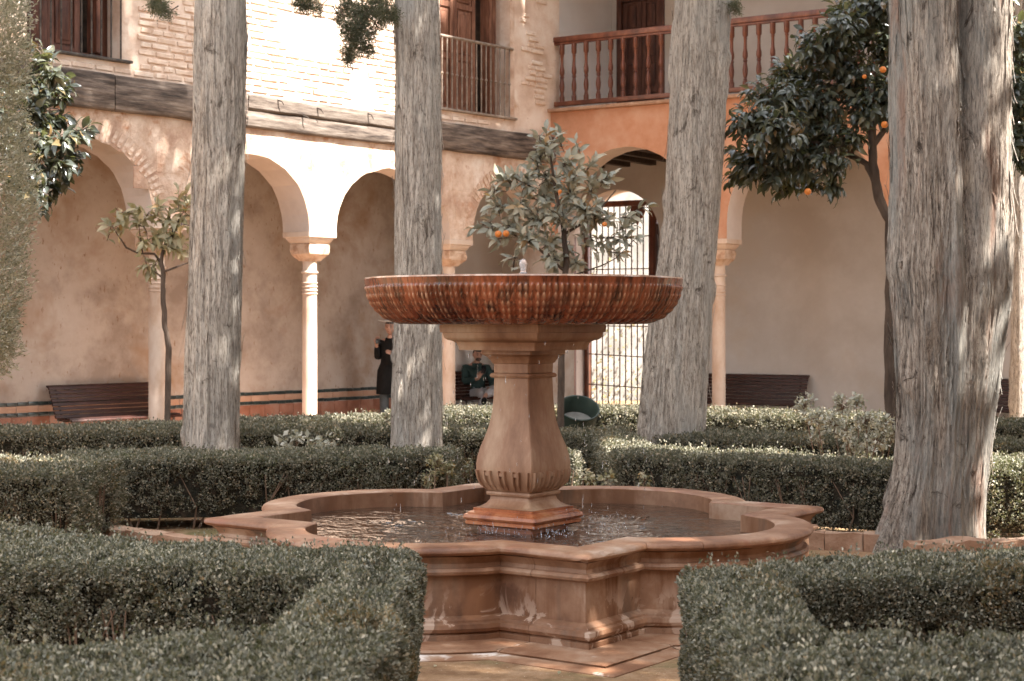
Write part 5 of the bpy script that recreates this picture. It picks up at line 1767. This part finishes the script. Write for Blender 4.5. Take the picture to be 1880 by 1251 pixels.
leafy_tree('orange_tree', 'dark leaved orange tree beside the barred window at the upper left', 'tree', 14.0,
           [(62, 75, 12), (70, 110, 26), (100, 130, 26), (75, 155, 34), (115, 165, 24), (60, 200, 36), (95, 215, 34), (70, 260, 38), (110, 260, 24), (145, 240, 18), (168, 232, 12), (70, 310, 34), (110, 300, 28), (140, 285, 18),
            (60, 350, 26), (95, 345, 26), (85, 378, 14), (125, 325, 16), (40, 150, 30), (30, 250, 40), (30, 330, 30), (-40, 200, 80)],
           [[(-70, 760, .06), (-60, 500, .055), (-30, 380, .045), (10, 280, .03), (50, 200, .02)]],
           .118, 2400, 'citrus', 73, droop=.7, foot=(-70, 760))
leafy_tree('young_tree', 'thin young tree with sparse pale leaves before the leftmost arcade column', 'tree', 18.6,
           [(218, 405, 14), (198, 415, 8), (232, 385, 14), (250, 400, 16), (272, 388, 16), (262, 415, 14), (292, 375, 14), (310, 400, 20), (330, 362, 16), (340, 385, 16), (336, 410, 14), (320, 432, 18), (292, 430, 14),
            (340, 445, 12), (262, 448, 10), (300, 455, 12), (345, 355, 12), (268, 492, 8), (282, 500, 6), (330, 462, 8)],
           [[(307, 765, .034), (310, 640, .030), (303, 600, .029), (299, 545, .028), (300, 505, .026), (296, 480, .022), (300, 455, .015), (318, 430, .012), (332, 395, .007)],
            [(296, 483, .016), (283, 466, .013), (255, 466, .011), (232, 455, .010), (212, 425, .006), (205, 415, .004)], [(262, 466, .008), (258, 440, .006), (255, 415, .004)],
            [(300, 500, .012), (325, 490, .010), (348, 482, .007)], [(232, 455, .008), (215, 430, .004)], [(300, 512, .012), (286, 500, .008), (275, 492, .004)], [(318, 430, .008), (312, 400, .005), (300, 375, .003)]],
           .140, 270, 'loquat', 74, droop=.35, spread=.2, tw_r=.004, npart=300)

# ------------------------------------------------------------------ green tub
tb = empty('green_tub', (.665, 17.35, .55)); tag(tb, 'round dark green plastic tub tilted open towards the pool on top of a hedge', 'tub')
m = MB(); m.lathe([(.185, 0), (.20, .01), (.222, .235), (.232, .24), (.232, .255), (.218, .256), (.208, .235), (.19, .02)], 40, cap=False); m.build('body', M['tub'], tb)
m = MB(); m.lathe([(.188, .004), (.188, .020)], 40); m.build('bottom', M['tub_in'], tb)
m = MB(); m.tube([(.236, 0, .20), (.27, 0, .14), (.236, 0, .10)], .010, 6); m.build('handle', M['tub'], tb)
tb.rotation_euler = (R(34), R(7), 0)
tb.scale = (.92, .92, .8)

# ------------------------------------------------------------------ people
def skin_mesh(name, verts, edges, radii, mat, parent, root=0, levels=2, flat=None):
    me = bpy.data.meshes.new(name)
    me.from_pydata([tuple(v) for v in verts], edges, [])
    o = link(name, me, parent)
    o.modifiers.new('Skin', 'SKIN').use_smooth_shade = True
    ss = o.modifiers.new('Sub', 'SUBSURF'); ss.levels = levels; ss.render_levels = levels
    d = me.skin_vertices[0].data
    for i, r in enumerate(radii):
        d[i].radius = (r, r) if not hasattr(r, '__len__') else r
        d[i].use_root = (i == root)
    bpy.context.view_layer.update()
    dg = bpy.context.evaluated_depsgraph_get()
    m2 = bpy.data.meshes.new_from_object(o.evaluated_get(dg))
    o.modifiers.clear()
    o.data = m2
    m2.name = name
    m2.materials.clear(); m2.materials.append(mat)
    m2.polygons.foreach_set('use_smooth', np.ones(len(m2.polygons), bool))
    return o


def ellipsoid(m, c, r, n=16, k=10, rot=None):
    vs, fs = [], []
    for i in range(k + 1):
        ph = math.pi * i / k
        for j in range(n):
            t = 2 * math.pi * j / n
            v = Vector((r[0] * math.sin(ph) * math.cos(t), r[1] * math.sin(ph) * math.sin(t), r[2] * math.cos(ph)))
            if rot: v = rot @ v
            vs.append(Vector(c) + v)
    for i in range(k):
        for j in range(n):
            fs.append((i * n + j, (i + 1) * n + j, (i + 1) * n + (j + 1) % n, i * n + (j + 1) % n))
    m.add(vs, fs)


def head_mesh(center, yaw, pitch, sc=1.0):
    """shaped head looking along local -y"""
    bm = bmesh.new()
    bmesh.ops.create_uvsphere(bm, u_segments=36, v_segments=28, radius=1)
    for v in bm.verts:
        x, y, z = v.co
        X, Y, Z = x * .074, y * .094, z * .115
        if z < 0:
            k = -z
            X *= 1 - .28 * k ** 1.5; Y = Y * (1 - .22 * k) - .012 * k
        if y < 0:
            fr = max(0, 1 - (x / .55) ** 2)
            Y += .008 * fr * (1 if -.5 < z < .6 else .3)
            # nose
            nz = math.exp(-((x) / .13) ** 2) * math.exp(-((z + .12) / .16) ** 2)
            Y -= .026 * nz
            Y -= .008 * math.exp(-(x / .10) ** 2) * math.exp(-((z - .12) / .22) ** 2)
            # eye sockets
            for sx in (-.42, .42):
                Y += .011 * math.exp(-((x - sx) / .20) ** 2) * math.exp(-((z - .10) / .12) ** 2)
            Y -= .006 * math.exp(-((z - .30) / .10) ** 2) * fr       # brow
            Y -= .006 * math.exp(-(x / .25) ** 2) * math.exp(-((z + .50) / .09) ** 2)   # lips
            Y -= .008 * math.exp(-(x / .3) ** 2) * math.exp(-((z + .82) / .14) ** 2)    # chin
        v.co = Vector((X, Y, Z)) * sc
    rot = Euler((pitch, 0, yaw)).to_matrix()
    return bm, rot


def make_head(body, c, yaw, pitch, sc, hair, beard=None, body_mat=None):
    """head joined into the body mesh; hair, eyes, ears, mouth"""
    bm, rot = head_mesh(c, yaw, pitch, sc)
    # ears
    for sx in (-1, 1):
        r_ = bmesh.ops.create_uvsphere(bm, u_segments=8, v_segments=8, radius=1)
        for v in r_['verts']:
            v.co = Vector((v.co.x * .010 + sx * .075, v.co.y * .018 + .008, v.co.z * .030 - .004)) * sc
    for v in bm.verts: v.co = rot @ v.co + Vector(c)
    for f in bm.faces: f.smooth = True
    bm2 = bmesh.new(); bm2.from_mesh(body.data)
    me = bpy.data.meshes.new('t'); bm.to_mesh(me); bm.free()
    bm2.from_mesh(me); bm2.to_mesh(body.data); bm2.free()
    par = body.parent
    for sx in (-1, 1):
        m = MB(); ellipsoid(m, rot @ (Vector((sx * .031, -.083, .012)) * sc) + Vector(c), (.011 * sc, .006 * sc, .006 * sc), 10, 6, rot); m.build('eye', M['eye'], par, sharp=0)
        m = MB(); ellipsoid(m, rot @ (Vector((sx * .031, -.094, .034)) * sc) + Vector(c), (.018 * sc, .005 * sc, .0035 * sc), 10, 6, rot); m.build('eyebrow', M['hair'], par, sharp=0)
    m = MB(); ellipsoid(m, rot @ (Vector((0, -.0965, -.057)) * sc) + Vector(c), (.020 * sc, .006 * sc, .0055 * sc), 10, 6, rot); m.build('mouth', M['lip'], par, sharp=0)
    # hair cap
    bmh = bmesh.new(); bmesh.ops.create_uvsphere(bmh, u_segments=32, v_segments=24, radius=1)
    dl = []
    for v in bmh.verts:
        x, y, z = v.co
        keep = (z > .42) if y < -.35 else (z > -.35 - hair * .3 if y > .2 else z > .10 + (-y) * .5)
        n3 = 1 + .03 * float(vnoise(x * 9, y * 9, z * 9, 4))
        v.co = rot @ (Vector((x * .081 * n3, y * .101 * n3 + .004, z * .124 * n3 + .002)) * sc) + Vector(c)
        if not keep: dl.append(v)
    bmesh.ops.delete(bmh, geom=dl, context='VERTS')
    for f in bmh.faces: f.smooth = True
    me = bpy.data.meshes.new('hair'); bmh.to_mesh(me); bmh.free(); me.materials.append(M['hair'])
    o = link('hair', me, par)
    sm_ = o.modifiers.new('Solid', 'SOLIDIFY'); sm_.thickness = .006


def hand_chain(verts, edges, radii, wrist_i, wrist, palm_dir, across, curl, sc=1.0):
    """palm and five bent fingers appended to a skeleton; curl = direction the fingers bend to"""
    palm_dir, across, curl = [Vector(a).normalized() for a in (palm_dir, across, curl)]
    w = Vector(wrist)
    pc = w + palm_dir * .045 * sc
    verts.append(pc); radii.append((.030 * sc, .018 * sc)); edges.append((wrist_i, len(verts) - 1)); pi_ = len(verts) - 1
    for k, (off, ln) in enumerate(((-.030, .062), (-.011, .072), (.010, .068), (.029, .055))):
        b = w + palm_dir * .088 * sc + across * off * sc
        verts.append(b); radii.append(.0095 * sc); edges.append((pi_, len(verts) - 1))
        c1 = b + (palm_dir * .75 + curl * .5).normalized() * ln * .5 * sc
        verts.append(c1); radii.append(.0085 * sc); edges.append((len(verts) - 2, len(verts) - 1))
        c2 = c1 + (palm_dir * .2 + curl * 1.0).normalized() * ln * .5 * sc
        verts.append(c2); radii.append(.007 * sc); edges.append((len(verts) - 2, len(verts) - 1))
    b = w + palm_dir * .035 * sc - across * .032 * sc
    verts.append(b); radii.append(.012 * sc); edges.append((pi_, len(verts) - 1))
    c1 = b + (palm_dir * .6 - across * .6 + curl * .4).normalized() * .038 * sc
    verts.append(c1); radii.append(.010 * sc); edges.append((len(verts) - 2, len(verts) - 1))
    c2 = c1 + (palm_dir * .5 + curl * .9).normalized() * .030 * sc
    verts.append(c2); radii.append(.008 * sc); edges.append((len(verts) - 2, len(verts) - 1))


# --- standing person in black, by the back wall, half hidden by a trunk
YW = 26.6
pw = Vector(((717 - PCX) / F * YW, YW, FL))
PW = empty('person', pw, R(-12))
tag(PW, 'standing person in a long black top and grey trousers raising a dark camera', 'person')
V_ = [Vector(v) for v in ((0, 0, .93), (0, .01, 1.10), (0, .015, 1.25), (0, .01, 1.38), (0, -.005, 1.45),
                          (-.17, .01, 1.36), (-.205, -.02, 1.10), (-.17, -.20, 1.335),
                          (.17, .01, 1.36), (.22, -.02, 1.09), (.12, -.22, 1.16),
                          (-.09, 0, .88), (-.10, -.01, .50), (-.105, .03, .09), (-.115, -.12, .035),
                          (.09, 0, .88), (.105, -.01, .50), (.11, .03, .09), (.12, -.12, .035))]
E_ = [(0, 1), (1, 2), (2, 3), (3, 4), (3, 5), (5, 6), (6, 7), (3, 8), (8, 9), (9, 10), (0, 11), (11, 12), (12, 13), (13, 14), (0, 15), (15, 16), (16, 17), (17, 18)]
R_ = [.12, .105, .12, .075, .048, .055, .038, .025, .055, .038, .025, .085, .055, .036, .03, .085, .055, .036, .03]
V1_, E1_, R1_ = list(V_), list(E_), list(R_)
hand_chain(V1_, E1_, R1_, 7, V_[7], (.12, -.1, 1), (1, -.2, 0), (.6, -.6, .1))
hand_chain(V1_, E1_, R1_, 10, V_[10], (-.6, -.3, .5), (0, -.6, -.6), (-.4, -.4, .0))
V1_.append(Vector((0, -.015, 1.50))); R1_.append(.046); E1_.append((4, len(V1_) - 1))
body = skin_mesh('body', V1_, E1_, R1_, M['skin'], PW)
make_head(body, (0, -.03, 1.60), R(4), R(4), 1.0, 1.0)
idx = [0, 1, 2, 3, 5, 6, 7, 8, 9, 10]
mp_ = {a: i for i, a in enumerate(idx)}
jv = [V_[i].copy() for i in idx]
jv[6] = jv[6].lerp(V_[6], .10)
je = [(mp_[a], mp_[b]) for a, b in E_ if a in mp_ and b in mp_]
jr = [.155, .135, .145, .105, .075, .060, .042, .075, .060, .042]
skin_mesh('black_top', jv, je, jr, M['black_cloth'], PW)
m = MB(); m.lathe([(.225, .55), (.232, .56), (.222, .75), (.212, .92), (.160, 1.05), (.150, 1.14), (.165, 1.26), (.150, 1.36), (.085, 1.43), (.070, 1.445)], 36)
me = m.mesh('top_body', M['black_cloth'])
for v in me.vertices:
    fold = 1 + .035 * math.sin(math.atan2(v.co.y, v.co.x) * 9 + v.co.z * 3) * max(0, 1.05 - v.co.z)
    v.co.x *= fold; v.co.y *= .68 * fold
link('top_body', me, PW)
tv = [V_[0] + Vector((0, 0, -.03))] + [V_[i].copy() for i in (11, 12, 13, 15, 16, 17)]
skin_mesh('trousers', tv, [(0, 1), (1, 2), (2, 3), (0, 4), (4, 5), (5, 6)], [.10, .085, .08, .076, .085, .08, .076], M['steel_cloth'], PW)
for s in (-1, 1):
    m = MB(); ellipsoid(m, (s * .115, -.05, .04), (.048, .13, .045)); m.build('shoe', M['black_cloth'], PW, sharp=0)
m = MB(); m.bbox(-.160, -.095, -.30, -.235, 1.345, 1.425, .012); m.tube([(-.128, -.30, 1.385), (-.128, -.335, 1.385)], .024, 14)
m.build('camera_in_hand', M['phone'], PW)
m = MB()
m.lathe([(.085, 1.700), (.088, 1.715), (.060, 1.725), (.01, 1.728)], 24, (0, -.02), cap=False)
m.tube([(-.17, -.10, 1.715), (-.08, -.13, 1.700), (.0, -.14, 1.700), (.09, -.13, 1.70)], [.006, .012, .014, .012], 8)
m.build('head_band', M['white_cloth'], PW)

# --- seated person in a dark green jacket looking at a phone
YM = 27.6
sx_, sy_ = 1.32, 2.32
pm_ = wing_pt(ANG_L, 1.42, 2.30, FL)
pm_.x = (876 - PCX) / F * pm_.y
PM = empty('person', pm_, R(14))
tag(PM, 'seated person in a dark green jacket and light grey trousers looking at a phone', 'person')
V_ = [Vector(v) for v in ((0, .08, .52), (0, .10, .70), (0, .09, .88), (0, .06, 1.00), (0, .02, 1.07),
                          (-.19, .07, .97), (-.26, -.04, .73), (-.03, -.24, .80),
                          (.19, .07, .97), (.29, .02, .72), (.20, -.24, .62),
                          (-.09, .04, .50), (-.02, -.42, .56), (.03, -.44, .12), (.05, -.56, .06),
                          (.10, .04, .50), (.26, -.38, .62), (.02, -.56, .52), (-.03, -.64, .44))]
E_ = [(0, 1), (1, 2), (2, 3), (3, 4), (3, 5), (5, 6), (6, 7), (3, 8), (8, 9), (9, 10), (0, 11), (11, 12), (12, 13), (13, 14), (0, 15), (15, 16), (16, 17), (17, 18)]
R_ = [.13, .13, .14, .085, .058, .060, .044, .030, .060, .044, .030, .09, .06, .04, .032, .09, .06, .04, .032]
V1_, E1_, R1_ = list(V_), list(E_), list(R_)
hand_chain(V1_, E1_, R1_, 7, V_[7], (.35, -.2, .8), (.8, -.2, -.3), (.5, .3, .1), 1.08)
hand_chain(V1_, E1_, R1_, 10, V_[10], (-.5, -.4, .0), (0, -.5, .8), (-.2, -.2, -.6), 1.08)
V1_.append(Vector((0, -.005, 1.12))); R1_.append(.056); E1_.append((4, len(V1_) - 1))
body = skin_mesh('body', V1_, E1_, R1_, M['skin'], PM)
make_head(body, (0, -.04, 1.215), R(6), R(14), 1.05, .4)
m = MB(); ellipsoid(m, (.0, -.098, 1.128), (.052, .030, .030)); m.build('beard', M['hair'], PM, sharp=0)
jv = [V_[i].copy() for i in idx]; jv[6] = jv[6].lerp(V_[6], .14)
je = [(mp_[a], mp_[b]) for a, b in E_ if a in mp_ and b in mp_]
skin_mesh('jacket', jv, je, [(.19, .16), .175, .175, .125, .088, .078, .056, .088, .078, .056], M['green_cloth'], PM)
m = MB(); m.lathe([(.115, .985), (.098, 1.02), (.088, 1.045), (.084, 1.06), (.076, 1.06)], 20, (0, .02), cap=False); o = m.build('collar', M['green_cloth'], PM)
o.modifiers.new('Solid', 'SOLIDIFY').thickness = .012
PM.scale = (.98, .98, .98)
PM.location.z -= .06
m = MB(); m.tube([(-.01, -.09, 1.03), (-.02, -.115, .95), (-.01, -.125, .80)], .004, 5); m.build('cord', M['white_cloth'], PM)
tv = [V_[0] + Vector((0, -.01, -.03))] + [V_[i].copy() for i in (11, 12, 13, 15, 16, 17)]
skin_mesh('trousers', tv, [(0, 1), (1, 2), (2, 3), (0, 4), (4, 5), (5, 6)], [.14, .115, .092, .07, .115, .092, .075], M['grey_cloth'], PM)
for c, rx in (((.05, -.54, .045), 0), ((-.03, -.66, .42), -30)):
    m = MB(); ellipsoid(m, c, (.05, .135, .045), rot=Euler((R(rx), 0, R(-10))).to_matrix()); m.build('shoe', M['black_cloth'], PM, sharp=0)
m = MB(); m.bbox(-.04, .04, -.006, .006, -.075, .075, .005); o = m.build('phone', M['phone'], PM, (.045, -.30, .955)); o.rotation_euler = (R(-28), R(8), R(-8))

# ------------------------------------------------------------------ fallen leaves
rg = np.random.default_rng(9)
n = 1500
P = np.stack([rg.uniform(-6, 6, n), rg.uniform(6.5, 20, n), np.zeros(n)], 1)
P[:, 2] = np.array([ground_z(y) for y in P[:, 1]]) + .008
D = norm(rg.normal(size=(n, 3)) * np.array([1, 1, .15])); N = norm(rg.normal(size=(n, 3)) * .25 + np.array([0, 0, 1]))
o = link('fallen_leaves', leaves_mesh('fallen_leaves', P, D, N, .035 * rg.uniform(.5, 1.2, n), .018, T_DIAMOND, M['loquat']))
tag(o, 'dry leaves scattered on the earth between the hedges', kind='stuff')
